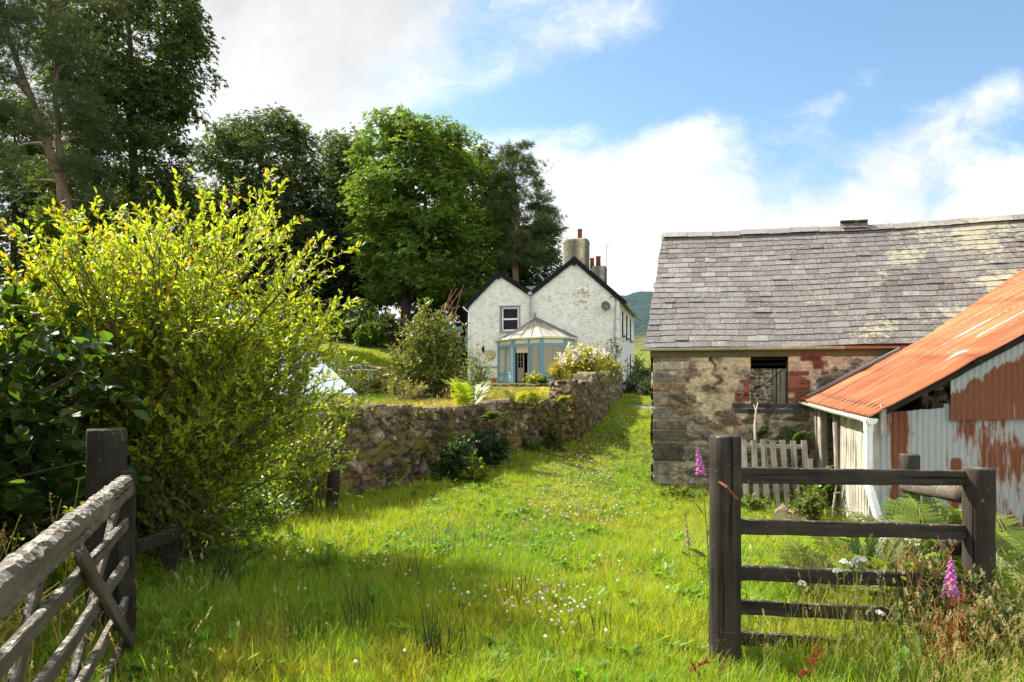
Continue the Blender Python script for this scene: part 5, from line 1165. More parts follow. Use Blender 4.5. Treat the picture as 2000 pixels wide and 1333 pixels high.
# ------------------------------------------------------------------ ferns
PIN = []
def pinna(n=7):
    """a tapering leaflet with a toothed edge"""
    v = [(0, 0, 0)]; up_ = []; dn = []
    for i in range(1, n):
        t_ = i / n; wv_ = .16 * (1 - t_) ** .7
        up_ += [(wv_, t_ - .02, .01), (wv_ * .35, t_ + .055, 0)]; dn += [(-wv_, t_ - .02, .01), (-wv_ * .35, t_ + .055, 0)]
    v += up_ + [(0, 1.02, -.03)] + dn; m = len(up_); f = []
    idx = [0] + list(range(1, m + 1)) + [m + 1]; jdx = [0] + list(range(m + 2, 2 * m + 2)) + [m + 1]
    for i in range(len(idx) - 1): f.append((idx[i], idx[i + 1], jdx[i + 1], jdx[i]))
    return A(v), f
PV, PF_ = pinna()
def fern(name, label, base, n, L_, col, group='ferns', az=None, lift=1.0, dirs=None):
    t_ = thing(name, label, 'fern', group); sb = MB(); lb = MB(); base = A(base, float)
    for k in range(n):
        a = rng.uniform(0, 2 * math.pi) if az is None else az + rng.normal(0, .75); ln = L_ * rng.uniform(.65, 1.1); el = min(1.5, rng.uniform(.6, 1.35) * lift)
        h = A([math.cos(a), math.sin(a), 0]); m = 22; b0 = base + A([*rng.normal(0, .05, 2), 0]) * L_
        pts = bez(b0, b0 + h * ln * .38 * math.cos(el) + A([0, 0, ln * .80 * math.sin(el)]), b0 + h * ln * (.30 + .50 * math.cos(el)) + A([0, 0, ln * (.92 * math.sin(el) - .14)]) + rng.normal(0, .05, 3) * L_, m)
        add_tube(sb, pts, np.linspace(.006, .0015, m) * L_ + .001, 4, (.14, .16, .03))
        T = nrm(np.gradient(pts, axis=0)); i = np.arange(5, m); tt = (i - 5) / (m - 5); pl = ln * .26 * np.sin(np.clip(tt * .9 + .22, 0, 1) ** .8 * math.pi) ** .8 * (1 - tt * .25) + .01
        sd = nrm(np.cross(T, A([0, 0, 1.]))); un = np.cross(sd, T); cc = vary(col, 1, .22)[0]
        for s_ in (-1, 1):
            d_ = nrm(sd[i] * s_ + T[i] * .35 - A([0, 0, .12]) + rng.normal(0, .06, (len(i), 3))); x = nrm(np.cross(d_, un[i])); z = np.cross(x, d_)
            add_inst(lb, PV, PF_, pts[i], x * pl[:, None] * 1.15, d_ * pl[:, None], z * pl[:, None], vary(cc, len(i), .14, .06))
    sb.build('stems', M['stem'], t_); lb.build('fronds', M['leaf'], t_); return set_base(t_, base)
def wpt(px, Y, z): return A([(px - 1000) / F * Y, Y, z])
FG = 1
fern('fern', 'large bright fern on the wall top in front of the dark bush', wpt(915, 12.5, 1.12), 14, .95, (.27, .34, .03), lift=.92)
fern('fern', 'fern hanging down the wall face under the large bright one', wpt(946, 12.5, .98), 18, .62, (.13, .21, .025), az=-.9, lift=.35)
fern('fern', 'small pale fern on the wall top right of the large one', wpt(1010, 13.9, 1.16), 9, .6, (.26, .32, .03))
fern('fern', 'upright little fern near the far end of the low wall top', wpt(1046, 14.8, 1.14), 8, .56, (.27, .32, .03))
fern('fern', 'drooping fern over the far end of the low wall', wpt(1095, 16.0, 1.1), 11, .5, (.2, .26, .03), az=-1)
fern('fern', 'fern growing at the foot of the wall near its far end', wpt(1046, 14.1, .2), 12, .5, (.06, .11, .02))
for k, (px, Y, z, n, L_, lab) in enumerate(((1590, 10.4, -.15, 14, .85, 'dark fern between the pallet and the shed posts'), (1545, 11.3, .55, 12, .55, 'fern against the barn wall below the window sill'), (1480, 11.6, .62, 9, .45, 'small fern on the barn wall left of the window sill fern'), (1575, 9.9, -.3, 9, .5, 'pale fern beside the propped plank'))):
    fern('fern', lab, wpt(px, Y, z), n, L_, (.06, .115, .02) if k < 3 else (.17, .24, .03))
for k, (px, Y, n, L_, lab, az) in enumerate(((1800, 6.3, 15, 1.05, 'tall bracken behind the second rail beside the right post', None), (1965, 5.5, 16, 1.0, 'bracken right of the right fence post', None), (1700, 5.2, 13, .85, 'bracken in front of the shed boards between the rails', None), (1610, 4.9, 11, .65, 'low bracken spreading left behind the third rail', 2.6), (1890, 4.9, 13, .85, 'bracken leaning over the lower rails by the right post', 2.4), (1990, 4.4, 12, .8, 'nearest bracken at the right edge of the view', None), (1720, 7.3, 9, .7, 'bracken at the foot of the white downpipe', None), (1870, 7.8, 12, .9, 'bracken against the rusted tin sheets', None))):
    x = (px - 1000) / F * Y; fern('bracken', lab, (x, Y, float(terr(x, Y)) - .02), n, L_, (.19, .27, .04) if k % 2 else (.15, .23, .03), 'bracken around the right hand fence', az)
for k, (px, Y, n, L_, lab) in enumerate(((1760, 5.0, 13, .8, 'bracken in the middle of the right fence behind the third rail'), (1930, 4.75, 14, .95, 'bright bracken just behind the right fence post'), (1840, 5.6, 14, .95, 'bracken between the right post and the tin sheets'), (1660, 6.2, 10, .7, 'pale bracken at the foot of the shed boards'))):
    x = (px - 1000) / F * Y; fern('bracken', lab, (x, Y, float(terr(x, Y)) - .02), n, L_, (.20, .29, .045), 'bracken around the right hand fence')
# weeds and moss tufts sprouting all along the wall
g = MB()
for k in range(150):
    j = rng.integers(15, len(LW[5]) - 8); top_ = rng.random() < .55; dz_ = rng.uniform(-.08, .03) if top_ else -rng.uniform(.1, 1.0); m = int(rng.integers(8, 26)); s_ = rng.uniform(.04, .13)
    p0 = A([LW[0][j] + LW[3][j] * (.02 if top_ else .06), LW[1][j] + LW[4][j] * (.02 if top_ else .06), LW[2][j] + dz_]) - (A([LW[3][j], LW[4][j], 0]) * rng.uniform(0, .35) if top_ else 0)
    if p0[2] < float(terr(p0[0] + .2, p0[1] - .1)) - .05: continue
    put_leaves(g, p0 + rng.normal(0, s_ * .6, (m, 3)), rdir(m) + A([LW[3][j], LW[4][j], .2]) * .8, rdir(m) * .6 + A([LW[3][j], LW[4][j], .8]), rng.uniform(.3, .9, m) * s_ + .02, rng.uniform(.12, .4, m) * s_ + .008, vary([(.11, .17, .02), (.17, .22, .03), (.06, .10, .02), (.24, .2, .05)][k % 4], m, .25))
tag(g.build('wall_weeds', M['leaf']), 'small green weeds sprouting from the joints and top of the low wall', None, None, 'stuff')
# leafy plants at the foot of the wall
low_clump('leafy_plant', 'dark green leafy clump at the foot of the wall', 'plant', 893, 10.9, .36, .62, 26, .085, .075, (.035, .085, .025), ntw=7)
low_clump('leafy_plant', 'lime green leafy clump in front of the dark one at the wall', 'plant', 925, 10.7, .24, .42, 18, .07, .05, (.17, .22, .02), ntw=7)
low_clump('leafy_plant', 'dark leafy plant against the wall right of the lime green clump', 'plant', 955, 12.2, .30, .62, 18, .10, .08, (.025, .06, .02), ntw=6)
low_clump('leafy_plant', 'green tuft at the foot of the far end of the wall', 'plant', 1076, 14.9, .26, .45, 18, .08, .05, (.07, .12, .02), ntw=6)
low_clump('leafy_plant', 'low weeds at the foot of the barn corner', 'plant', 1325, 11.5, .55, .16, 22, .06, .04, (.14, .19, .03), ntw=5)
low_clump('leafy_plant', 'green weeds beside the cut logs and pallet', 'plant', 1455, 10.6, .45, .25, 20, .06, .04, (.12, .18, .03), ntw=5)
low_clump('leafy_plant', 'bright green weeds between the cut logs and the shed', 'plant', 1585, 9.6, .3, .5, 20, .06, .045, (.14, .2, .03), ntw=6)
low_clump('leafy_plant', 'broad leaved weeds among the tall grass at the right fence foot', 'plant', 1820, 4.3, .35, .55, 30, .06, .035, (.12, .17, .04), ntw=7)
low_clump('leafy_plant', 'white clover leaved weeds at the bottom right corner', 'plant', 1935, 3.9, .30, .45, 26, .05, .035, (.11, .16, .035), ntw=7)
# red and orange wisps on the near wall top
g = MB(); p = []
for k in range(110):
    j = rng.integers(20, 170); b0 = A([LW[0][j], LW[1][j], LW[2][j] + .03]) - A([LW[3][j], LW[4][j], 0]) * rng.uniform(0, .4); tip = b0 + A([rng.normal(0, .10), rng.normal(0, .10), rng.uniform(.06, .22)])
    add_tube(g, bez(b0, b0 + A([0, 0, .1]), tip, 4), A([.004, .003, .002, .001]), 3, vary((.38, .25, .10), 1, .3)[0], cap=False)
tag(g.build('dry_grass', M['grass_dry'] if 'grass_dry' in M else M['leaf']), 'orange dry wisps of grass along the low wall top', 'dry grass', kind='stuff')
# ------------------------------------------------------------------ foxgloves, yarrow, sorrel
def foxglove(label, base, h_, n, tilt=0, col=(.60, .22, .52), flower=.35, bs=1):
    t_ = thing('foxglove', label, 'foxglove', 'foxgloves'); base = A(base, float); tip = base + A([tilt * h_, 0, h_]); sb = MB(); pts = bez(base, base + A([0, 0, h_ * .5]), tip, 10); add_tube(sb, pts, np.linspace(.007, .0025, 10), 6, (.15, .19, .05))
    lb = MB(); m = 14; f_ = rng.uniform(.05, .55, m); put_leaves(lb, np.stack([np.interp(f_, np.linspace(0, 1, 10), pts[:, j]) for j in range(3)], 1), rdir(m) * [1, 1, .4] + A([0, 0, .35]), rdir(m) * .5 + A([0, 0, 1]), .14 * h_, .045 * h_, vary((.10, .16, .03), m))
    fb = MB(); nb = 9; a = np.linspace(0, 2 * math.pi, nb, endpoint=False)
    for k in range(n):
        q = (k + .5) / n; f = 1 - flower * (1 - q) - .01; p = A([np.interp(f, np.linspace(0, 1, 10), pts[:, j]) for j in range(3)]); s_ = (1.15 - .8 * q) * bs; an = k * 2.4
        ax = nrm(A([math.cos(an), math.sin(an) - .5, -.75])); u1 = nrm(np.cross(ax, (.1, .2, 1))); v1 = np.cross(ax, u1); rr = [.004, .008, .0095, .0135]; ll = [0, .010, .028, .040]
        Pq = np.stack([[p + ax * l * s_ + (u1 * math.cos(b_) + v1 * math.sin(b_)) * r * s_ for b_ in a] for r, l in zip(rr, ll)]); fb.add(Pq.reshape(-1, 3), gridfaces(4, nb, closed=True), vary(col, 1, .15, .08)[0])
    sb.build('stem', M['stem'], t_); lb.build('foliage', M['leaf'], t_); fb.build('flowers', M['petal'], t_, True); return set_base(t_, base)
Y = 3.85; b0 = A([(1846 - 1000) / F * Y, Y, -.25]); tp = P(1858, 1085, Y); foxglove('pink foxglove in the tall grass by the right fence post', b0, tp[2] - b0[2], 34, (tp[0] - b0[0]) / (tp[2] - b0[2]), flower=.22, bs=1.2)
Y = 5.6; b0 = A([(1385 - 1000) / F * Y, Y, -.1]); tp = P(1361, 868, Y); foxglove('tall thin foxglove leaning left behind the big fence post', b0, tp[2] - b0[2], 26, (tp[0] - b0[0]) / (tp[2] - b0[2]), (.60, .24, .52), .17, bs=1.1)
Y = 6.2; b0 = A([(1348 - 1000) / F * Y, Y, -.15]); tp = P(1337, 997, Y); foxglove('short foxglove low in the grass left of the big fence post', b0, tp[2] - b0[2], 16, (tp[0] - b0[0]) / (tp[2] - b0[2]), (.5, .2, .42), .45, bs=.7)
def yarrow(label, base, h_, heads):
    t_ = thing('yarrow', label, 'white flower', 'white flat headed flowers'); base = A(base, float); sb = MB(); fb = MB(); iv, if_ = ico(1, 1)
    for (dx, dz, r) in heads:
        top_ = base + A([dx, rng.normal(0, .02), h_ + dz]); pts = bez(base, base + A([0, 0, h_ * .6]), top_, 7); add_tube(sb, pts, np.linspace(.0035, .0018, 7), 5, (.15, .20, .04))
        m = 26; a = rng.uniform(0, 6.28, m); q = r * np.sqrt(rng.uniform(0, 1, m)); c = top_[None] + np.stack([q * np.cos(a), q * np.sin(a), .004 + .75 * r * (1 - (q / r) ** 2) + rng.normal(0, .002, m)], 1)
        for p in c[::3]: add_tube(sb, [top_ - A([0, 0, .03]), p], .001, 3, (.15, .2, .05), cap=False)
        for p in c: fb.add(iv * A([.0062, .0062, .0055]) + p, if_, vary((.80, .80, .74), 1, .06, .02)[0])
    sb.build('stem', M['stem'], t_); fb.build('flower_head', M['petal'], t_); return set_base(t_, base)
for (px, py, Y, heads, lab) in ((1665, 1096, 3.9, ((0, 0, .03), (.03, .004, .022), (-.012, -.03, .026), (.018, -.012, .022)), 'cluster of white flat flower heads above the third rail'), (1643, 1100, 3.92, ((0, 0, .02),), 'single white flower head just left of the cluster'), (1631, 1119, 3.85, ((0, 0, .022),), 'white flower head lower left of the cluster, over the third rail'), (1567, 1147, 3.85, ((0, 0, .022), ), 'white flower head between the third and fourth rails'), (1706, 1197, 3.7, ((0, 0, .022),), 'white flower head in front of the fourth rail')):
    tp = P(px, py, Y); yarrow(lab, (tp[0] + .015, Y, -.12), tp[2] + .12, heads)
def sorrel(label, base, h_, n, col, group='red sorrel stalks'):
    t_ = thing('sorrel', label, 'sorrel', group); base = A(base, float); sb = MB(); fb = MB(); iv, if_ = ico(1, 0)
    for k in range(n):
        top_ = base + A([*rng.normal(0, .10, 2), h_ * rng.uniform(.6, 1.05)]); b0 = base + A([*rng.normal(0, .05, 2), 0]); pts = bez(b0, b0 + A([0, 0, h_ * .5]), top_, 8); add_tube(sb, pts, np.linspace(.003, .0012, 8), 4, A(col) * .9)
        for j in range(6):
            f = rng.uniform(.45, .9); p = A([np.interp(f, np.linspace(0, 1, 8), pts[:, q]) for q in range(3)]); e = p + nrm(A([*rng.normal(0, .6, 2), 1.0])) * h_ * rng.uniform(.08, .2); add_tube(sb, [p, e], .0012, 3, col, cap=False)
            m = 13; q = rng.uniform(.1, 1, m)[:, None]
            for c in p * (1 - q) + e * q + rng.normal(0, .003, (m, 3)): fb.add(iv * A([.0034, .0034, .0042]) * rng.uniform(.6, 1.3) + c, if_, vary(col, 1, .35, .2)[0])
    sb.build('stem', M['stem'], t_); fb.build('seed_head', M['petal'], t_); return set_base(t_, base)
for (px, py, Y, n, col, lab) in ((1890, 1150, 3.75, 11, (.30, .09, .03), 'rusty red sorrel stalks below the foxglove at the right post'), (1840, 1190, 3.6, 8, (.34, .12, .04), 'orange red sorrel stalks in front of the pink foxglove'), (1800, 1010, 4.2, 6, (.36, .17, .07), 'tan red sorrel stalks rising past the second rail'), (1385, 1275, 3.75, 3, (.28, .06, .03), 'short red sorrel at the foot of the big fence post'), (1590, 1240, 3.5, 3, (.30, .08, .03), 'few red sorrel heads in the bottom grass under the rails')):
    tp = P(px, py, Y); x = tp[0]; z = float(terr(x, Y)); sorrel(lab, (x, Y, z), max(tp[2] - z, .2), n, col)
tp = P(40, 985, 2.7); sorrel('yellow seeding dock stalks behind the near end of the gate', (tp[0] - .1, 2.75, 0), tp[2], 7, (.34, .26, .06)); tp = P(95, 960, 3.1); sorrel('yellow seeding dock stalks near the middle of the gate', (tp[0], 3.1, 0), tp[2], 4, (.34, .26, .06))
# ------------------------------------------------------------------ trees
def rotz(v, a):
    c, s = math.cos(a), math.sin(a); return np.stack([v[:, 0] * c - v[:, 1] * s, v[:, 0] * s + v[:, 1] * c, v[:, 2]], 1)
_l = LENS * [.42, 1, 1]
SPR = np.concatenate([rotz(_l, a) * s + A([0, o, z]) for a, s, o, z in ((0, 1, .15, 0), (.9, .85, 0, .06), (-.95, .85, .05, -.04))])
SPRF = [tuple(i + 6 * k for i in f) for k in range(3) for f in LENSF]
_nd = A([(-.032, 0, 0), (.032, 0, 0), (.014, 1, 0), (-.014, 1, 0)])
def _needle(a, b):
    v = _nd.copy(); v = rotz(v, a); c, s = math.cos(b), math.sin(b); return np.stack([v[:, 0], v[:, 1] * c - v[:, 2] * s, v[:, 1] * s + v[:, 2] * c], 1)
NED = np.concatenate([_needle(rng.uniform(-1.25, 1.25), rng.uniform(-.9, .9)) * rng.uniform(.7, 1) for _ in range(16)]); NEDF = [tuple(i + 4 * k for i in range(4)) for k in range(16)]
def tree(name, label, Y, sil, base_px, nclump, nleaf, lsz, col, csz, trunk_r, group=None, mat='tree_leaf', needle=False, flat=.55, droop=.25, trunks=None, bark=(.07, .055, .045), depth=.85, limbs=16, seed=0, shell=.35, wobk=.42, zb=None, col2=None):
    t_ = thing(name, label, 'tree', group or 'trees on the bank behind the house'); tb_ = MB(); lb = MB()
    sil = A(sil, float); zz = EYE + (750 - sil[:, 0]) / F * Y; xl = (sil[:, 1] - 1000) / F * Y; xr = (sil[:, 2] - 1000) / F * Y
    o_ = np.argsort(zz); zz, xl, xr = zz[o_], xl[o_], xr[o_]
    bx = (base_px - 1000) / F * Y; bz_ = float(terr(bx, Y)) - .3 if zb is None else zb
    zg = np.linspace(zz[0], zz[-1], 200); wdt = np.interp(zg, zz, xr - xl); cdf = np.cumsum(wdt); cdf /= cdf[-1]
    cz_ = np.interp(rng.random(nclump), cdf, zg); cx_ = np.interp(cz_, zz, (xl + xr) / 2); rr = np.interp(cz_, zz, (xr - xl) / 2)
    a = rng.uniform(0, 2 * math.pi, nclump); q = np.sqrt(rng.uniform(shell, 1, nclump)) * .96
    wob_ = 1 + wobk * (fbm(np.cos(a) * 1.6 + 9 + seed, cz_ * .35 + np.sin(a) * 1.6, 40 + seed) - .5) * 2
    q = np.minimum(q * wob_, 1.12)
    cen = np.stack([cx_ + np.cos(a) * rr * q, Y + np.sin(a) * rr * q * depth, cz_], 1)
    # trunk(s)
    tops = trunks or [[(base_px, None), (float(np.interp(0, [0, 1], [base_px, (sil[0, 1] + sil[0, 2]) / 2])), sil[:, 0].min() + (750 - sil[:, 0].min()) * .12)]]
    tps = []
    for tr in tops:
        pts = []
        for (px, py) in tr:
            z = bz_ if py is None else EYE + (750 - py) / F * Y; pts.append(((px - 1000) / F * Y, Y + rng.normal(0, .25) * (py is not None), z))
        pts = A(pts); s = np.linspace(0, len(pts) - 1, 16); pts = np.stack([np.interp(s, np.arange(len(pts)), pts[:, j]) for j in range(3)], 1)
        pts[1:-1] = .25 * pts[:-2] + .5 * pts[1:-1] + .25 * pts[2:]
        pts[1:] += np.cumsum(rng.normal(0, .045, (15, 3)), 0) * [1, 1, .2]
        f_ = trunk_r * (tr[0][1] is None or 1) * (.62 if tr[0][1] is not None else 1); rad = f_ * np.linspace(1, .22, 16); 
        if tr[0][1] is None: rad[0] *= 1.35
        add_tube(tb_, pts, rad, 9, bark, jit=.03 * 0 + .02); tps.append((pts, rad))
    # limbs reach out to the clumps; each clump hangs on the nearest limb
    LP = [tp[0][4:] for tp in tps]; LR = [tp[1][4:] for tp in tps]
    order = rng.permutation(nclump)
    for k, i in enumerate(order[:min(nclump, limbs * 6)]):
        c = cen[i]; allp = np.concatenate(LP); allr = np.concatenate(LR); dd = np.linalg.norm(allp - c, axis=1) + np.maximum(0, allp[:, 2] - c[2] + (.8 if k < limbs else .0)) * 2.2
        j = int(np.argmin(dd)); p = allp[j]; ln = np.linalg.norm(c - p)
        if ln < .25: continue
        n_ = 7; mid = (p + c) / 2 + A([0, 0, ln * rng.uniform(.02, .16)]) + rng.normal(0, .07 * ln, 3); br = bez(p, mid, c, n_); r0 = min(allr[j] * .62, .03 + ln * .022); rd = np.linspace(r0, max(.010, r0 * .2), n_)
        add_tube(tb_, br, rd, 5, bark, cap=False); LP.append(br[2:]); LR.append(rd[2:])
    cl = np.repeat(np.arange(nclump), nleaf); n = len(cl); sz = csz * rng.uniform(.6, 1.3, nclump)
    off = rng.normal(0, 1, (n, 3)) * .5; off = off / np.maximum(1, np.linalg.norm(off, axis=1, keepdims=True) / 1.15)
    off *= sz[cl][:, None] * A([1, 1, flat]); pos = cen[cl] + off
    pos[:, 2] -= droop * np.hypot(off[:, 0], off[:, 1]) ** 1.3 * .7
    cc = (cen - A([bx, Y, 0])); out = nrm(np.stack([cc[:, 0], cc[:, 1], 0 * cc[:, 0]], 1))[cl]
    d_ = nrm(nrm(off + 1e-6) * .7 + out * .5 + A([0, 0, -droop * 1.2 if not needle else .55]) + rdir(n) * .6); nn = nrm(rdir(n) * .6 + A([0, 0, 1]) + out * .25)
    x = nrm(np.cross(d_, nn)); z = np.cross(x, d_); s_ = lsz * rng.uniform(.6, 1.25, n)[:, None]
    cv = vary(col, nclump, .22, .12)[cl] * rng.uniform(.75, 1.25, (n, 1))
    if col2 is not None: m = rng.random(n) < .35; cv[m] = vary(col2, m.sum(), .2)
    if needle: add_inst(lb, NED, NEDF, pos, x * s_, d_ * s_, z * s_, cv)
    else: add_inst(lb, SPR, SPRF, pos, x * s_, d_ * s_, z * s_, cv)
    tb_.build('trunk', M['bark'], t_, True); lb.build('crown', M['needle' if needle else mat], t_); return set_base(t_, (bx, Y, bz_))
DK = (.066, .104, .034); SY = (.105, .19, .033)
tree('beech_tree', 'very tall dense dark beech rising left of the sky gap', 42, [(-110, 170, 330), (-40, 110, 360), (60, 90, 395), (110, 100, 425), (160, 120, 405), (230, 140, 375), (330, 130, 385), (420, 110, 380), (500, 150, 370), (575, 210, 340)], 262, 420, 62, .30, DK, 1.15, .42, seed=1, droop=.45, col2=(.09, .14, .035))
tree('pine_tree', 'tall forked pine with bare leaning trunks at the far left', 34, [(-160, -60, 190), (-60, -90, 230), (40, -80, 235), (150, -60, 215), (250, -40, 235), (330, -60, 215), (390, 90, 190)], 140, 95, 50, .40, (.07, .10, .045), 1.15, .30, needle=True, trunks=[[(146, None), (133, 440), (122, 360), (92, 270), (52, 170), (20, 60), (2, -60)], [(128, 400), (122, 320), (118, 210), (125, 120), (105, 30), (130, -70)]], bark=(.17, .115, .085), flat=.45, droop=.35, seed=2, limbs=14, shell=.1)
tree('beech_tree', 'dark tree at the left edge behind the forked pine', 50, [(170, -120, 60), (260, -120, 110), (380, -120, 120), (480, -120, 130), (560, -120, 100)], 20, 260, 50, .32, DK, 1.2, .35, seed=3, droop=.4)
tree('beech_tree', 'shaded tree between the forked pine and the tall beech', 52, [(330, 60, 260), (420, 40, 330), (520, 60, 330), (590, 80, 300)], 120, 150, 46, .32, (.060, .094, .03), 1.2, .28, seed=14, droop=.4)
tree('beech_tree', 'open topped beech with drooping sprays left of the bright sycamore', 54, [(222, 470, 560), (250, 425, 600), (310, 395, 632), (380, 380, 625), (460, 400, 650), (540, 420, 640), (600, 470, 600)], 512, 330, 56, .31, (.078, .12, .042), 1.15, .32, seed=4, droop=.5, shell=.2)
tree('beech_tree', 'narrow dark beech half hidden behind the bright sycamore', 60, [(262, 650, 720), (300, 630, 740), (400, 615, 760), (500, 600, 760), (590, 620, 740)], 690, 260, 52, .34, (.085, .125, .05), 1.2, .32, seed=5, droop=.5, shell=.2)
tree('sycamore_tree', 'bright green round topped sycamore, the lightest tree behind the house', 48, [(228, 770, 850), (242, 725, 890), (275, 705, 925), (320, 690, 950), (380, 682, 965), (450, 690, 965), (520, 700, 960), (580, 720, 940)], 795, 430, 66, .30, SY, 1.0, .42, seed=6, droop=.25, flat=.42, col2=(.17, .27, .04), wobk=.75, shell=.15)
tree('beech_tree', 'dark tree filling the gap behind the sycamore and the house gable', 56, [(290, 880, 960), (340, 860, 985), (430, 850, 1010), (520, 850, 1020), (600, 860, 1010)], 905, 260, 50, .32, (.07, .11, .035), 1.15, .30, seed=7, droop=.4)
tree('scots_pine', 'gnarled scots pine with bare red trunk right above the house', 46, [(284, 995, 1030), (300, 965, 1045), (350, 955, 1075), (400, 955, 1085), (440, 960, 1112), (480, 960, 1110), (520, 970, 1075)], 1010, 86, 64, .34, (.085, .125, .045), .85, .26, needle=True, trunks=[[(1012, None), (1010, 540), (1007, 470), (1012, 400), (1000, 330), (1012, 295)], [(1010, 510), (1040, 475), (1075, 450), (1105, 445)]], bark=(.15, .095, .07), flat=.34, droop=.1, seed=8, limbs=16, shell=.1, wobk=.6)
tree('yew_tree', 'low dark tree close behind the house roof below the scots pine', 52, [(440, 1010, 1060), (470, 985, 1085), (520, 960, 1100), (580, 950, 1105), (640, 950, 1105)], 1030, 170, 50, .28, (.055, .09, .03), 1.0, .26, seed=9, droop=.4)
for k, (px, Y, sil, lab) in enumerate(((640, 57, [(360, 590, 690), (450, 570, 720), (560, 580, 720), (610, 600, 700)], 'shaded understorey tree with bare stem between the beech and the sycamore'), (735, 58, [(420, 690, 790), (500, 680, 800), (590, 690, 800)], 'shaded understorey tree below the left side of the sycamore'), (560, 56, [(400, 510, 620), (500, 500, 640), (590, 510, 620)], 'shaded understorey tree behind the top of the yellow bush'), (440, 52, [(380, 380, 500), (480, 360, 520), (580, 380, 500)], 'shaded understorey tree right of the tall dense beech'), (860, 60, [(470, 800, 920), (560, 800, 930), (620, 810, 930)], 'shaded understorey tree behind the sycamore trunk on the right'))):
    tree('understorey_tree', lab, Y, sil, px, 130, 44, .33, (.035, .058, .022), 1.2, .2, seed=20 + k, droop=.4)

# ------------------------------------------------------------------ grass
src = bpy.data.collections.new('grass_tufts')
def tuft(nm, n, hgt, wid, spread, bend, cols, seg=4, head=None, stiff=.0):
    mb = MB()
    for k in range(n):
        a = rng.uniform(0, 2 * math.pi); r = spread * math.sqrt(rng.random()); b0 = A([r * math.cos(a), r * math.sin(a), -.02]); h_l = hgt * rng.uniform(.45, 1.1)
        az = a + rng.normal(0, .9); bd = bend * rng.uniform(.3, 1.3); hd = A([math.cos(az), math.sin(az), 0])
        pts = bez(b0, b0 + A([0, 0, h_l * .6]) + hd * bd * .15 * h_l, b0 + hd * bd * h_l + A([0, 0, h_l * (1 - .35 * bd)]), seg + 1)
        sd = A([-hd[1], hd[0], 0]); sd = nrm(sd + rdir(1)[0] * .5); w_ = wid * rng.uniform(.6, 1.3) * np.linspace(1, .12, seg + 1) ** .7
        Pq = np.stack([pts - sd * w_[:, None] / 2, pts + sd * w_[:, None] / 2], 1); c = A(cols[rng.integers(len(cols))]) * rng.uniform(.75, 1.25)
        cg = c[None] * np.linspace(.8, 1.1, seg + 1)[:, None]; add_grid(mb, Pq, np.repeat(cg[:, None], 2, 1))
        if head and rng.random() < head[0]:
            m = 26; f_ = rng.uniform(0, 1, m); tdir = nrm(pts[-1] - pts[-2]); hl = head[1] * rng.uniform(.6, 1.3); pc = pts[-1] + tdir * (f_ - .3)[:, None] * hl + rdir(m) * head[2] * (1 - .7 * f_)[:, None]
            put_leaves(mb, pc, rdir(m) * .6 + tdir, rdir(m), .012, .006, vary(head[3], m, .2))
    o = mb.build(nm, M['grass']); C.objects.unlink(o); return o
def scatter(name, label, tufts, pos, scl, idx, tint, lean=.12):
    col = bpy.data.collections.new(name + '_tufts')
    for i, o in enumerate(tufts): o.name = '%s_tuft_%02d' % (name, i); col.objects.link(o)
    n = len(pos); me = bpy.data.meshes.new(name); me.vertices.add(n); me.vertices.foreach_set('co', pos.astype(np.float32).ravel())
    rot = np.stack([rng.normal(0, lean, n), rng.normal(0, lean, n), rng.uniform(0, 6.283, n)], 1)
    for nm, ty, key, arr in (('rot', 'FLOAT_VECTOR', 'vector', rot), ('scl', 'FLOAT', 'value', scl), ('idx', 'INT', 'value', idx)):
        a = me.attributes.new(nm, ty, 'POINT'); a.data.foreach_set(key, np.ascontiguousarray(arr, np.int32 if ty == 'INT' else np.float32).ravel())
    a = me.attributes.new('tint', 'FLOAT_COLOR', 'POINT'); a.data.foreach_set('color', np.concatenate([tint, np.ones((n, 1))], 1).astype(np.float32).ravel())
    o = bpy.data.objects.new(name, me); C.objects.link(o); me.materials.append(M['grass'])
    ng = bpy.data.node_groups.new(name + '_scatter', 'GeometryNodeTree'); ng.interface.new_socket('Geometry', in_out='INPUT', socket_type='NodeSocketGeometry'); ng.interface.new_socket('Geometry', in_out='OUTPUT', socket_type='NodeSocketGeometry')
    N_ = ng.nodes.new; gi, go = N_('NodeGroupInput'), N_('NodeGroupOutput'); ci = N_('GeometryNodeCollectionInfo'); ci.inputs['Collection'].default_value = col; ci.inputs['Separate Children'].default_value = True; ci.inputs['Reset Children'].default_value = True
    ip = N_('GeometryNodeInstanceOnPoints'); ip.inputs['Pick Instance'].default_value = True; L_ = ng.links.new
    def na(nm, ty): x_ = N_('GeometryNodeInputNamedAttribute'); x_.data_type = ty; x_.inputs['Name'].default_value = nm; return x_.outputs['Attribute']
    L_(gi.outputs[0], ip.inputs['Points']); L_(ci.outputs[0], ip.inputs['Instance']); L_(na('idx', 'INT'), ip.inputs['Instance Index']); L_(na('rot', 'FLOAT_VECTOR'), ip.inputs['Rotation']); L_(na('scl', 'FLOAT'), ip.inputs['Scale']); L_(ip.outputs[0], go.inputs[0])
    md = o.modifiers.new('scatter', 'NODES'); md.node_group = ng
    return tag(o, label, None, None, 'stuff')
GC = [(.225, .345, .018), (.27, .375, .022), (.165, .290, .018), (.31, .37, .03), (.37, .34, .08)]
GC2 = [(.235, .355, .02), (.285, .385, .022), (.33, .38, .03)]
DRY = [(.30, .24, .09), (.24, .21, .06), (.16, .17, .03)]
tA = [tuft('a', 34, .17, .0055, .07, .55, GC) for _ in range(6)] + [tuft('a', 26, .26, .0050, .06, .45, GC2 + [(.22, .2, .06)]) for _ in range(4)] + [tuft('a', 40, .10, .009, .09, .8, GC2) for _ in range(3)]
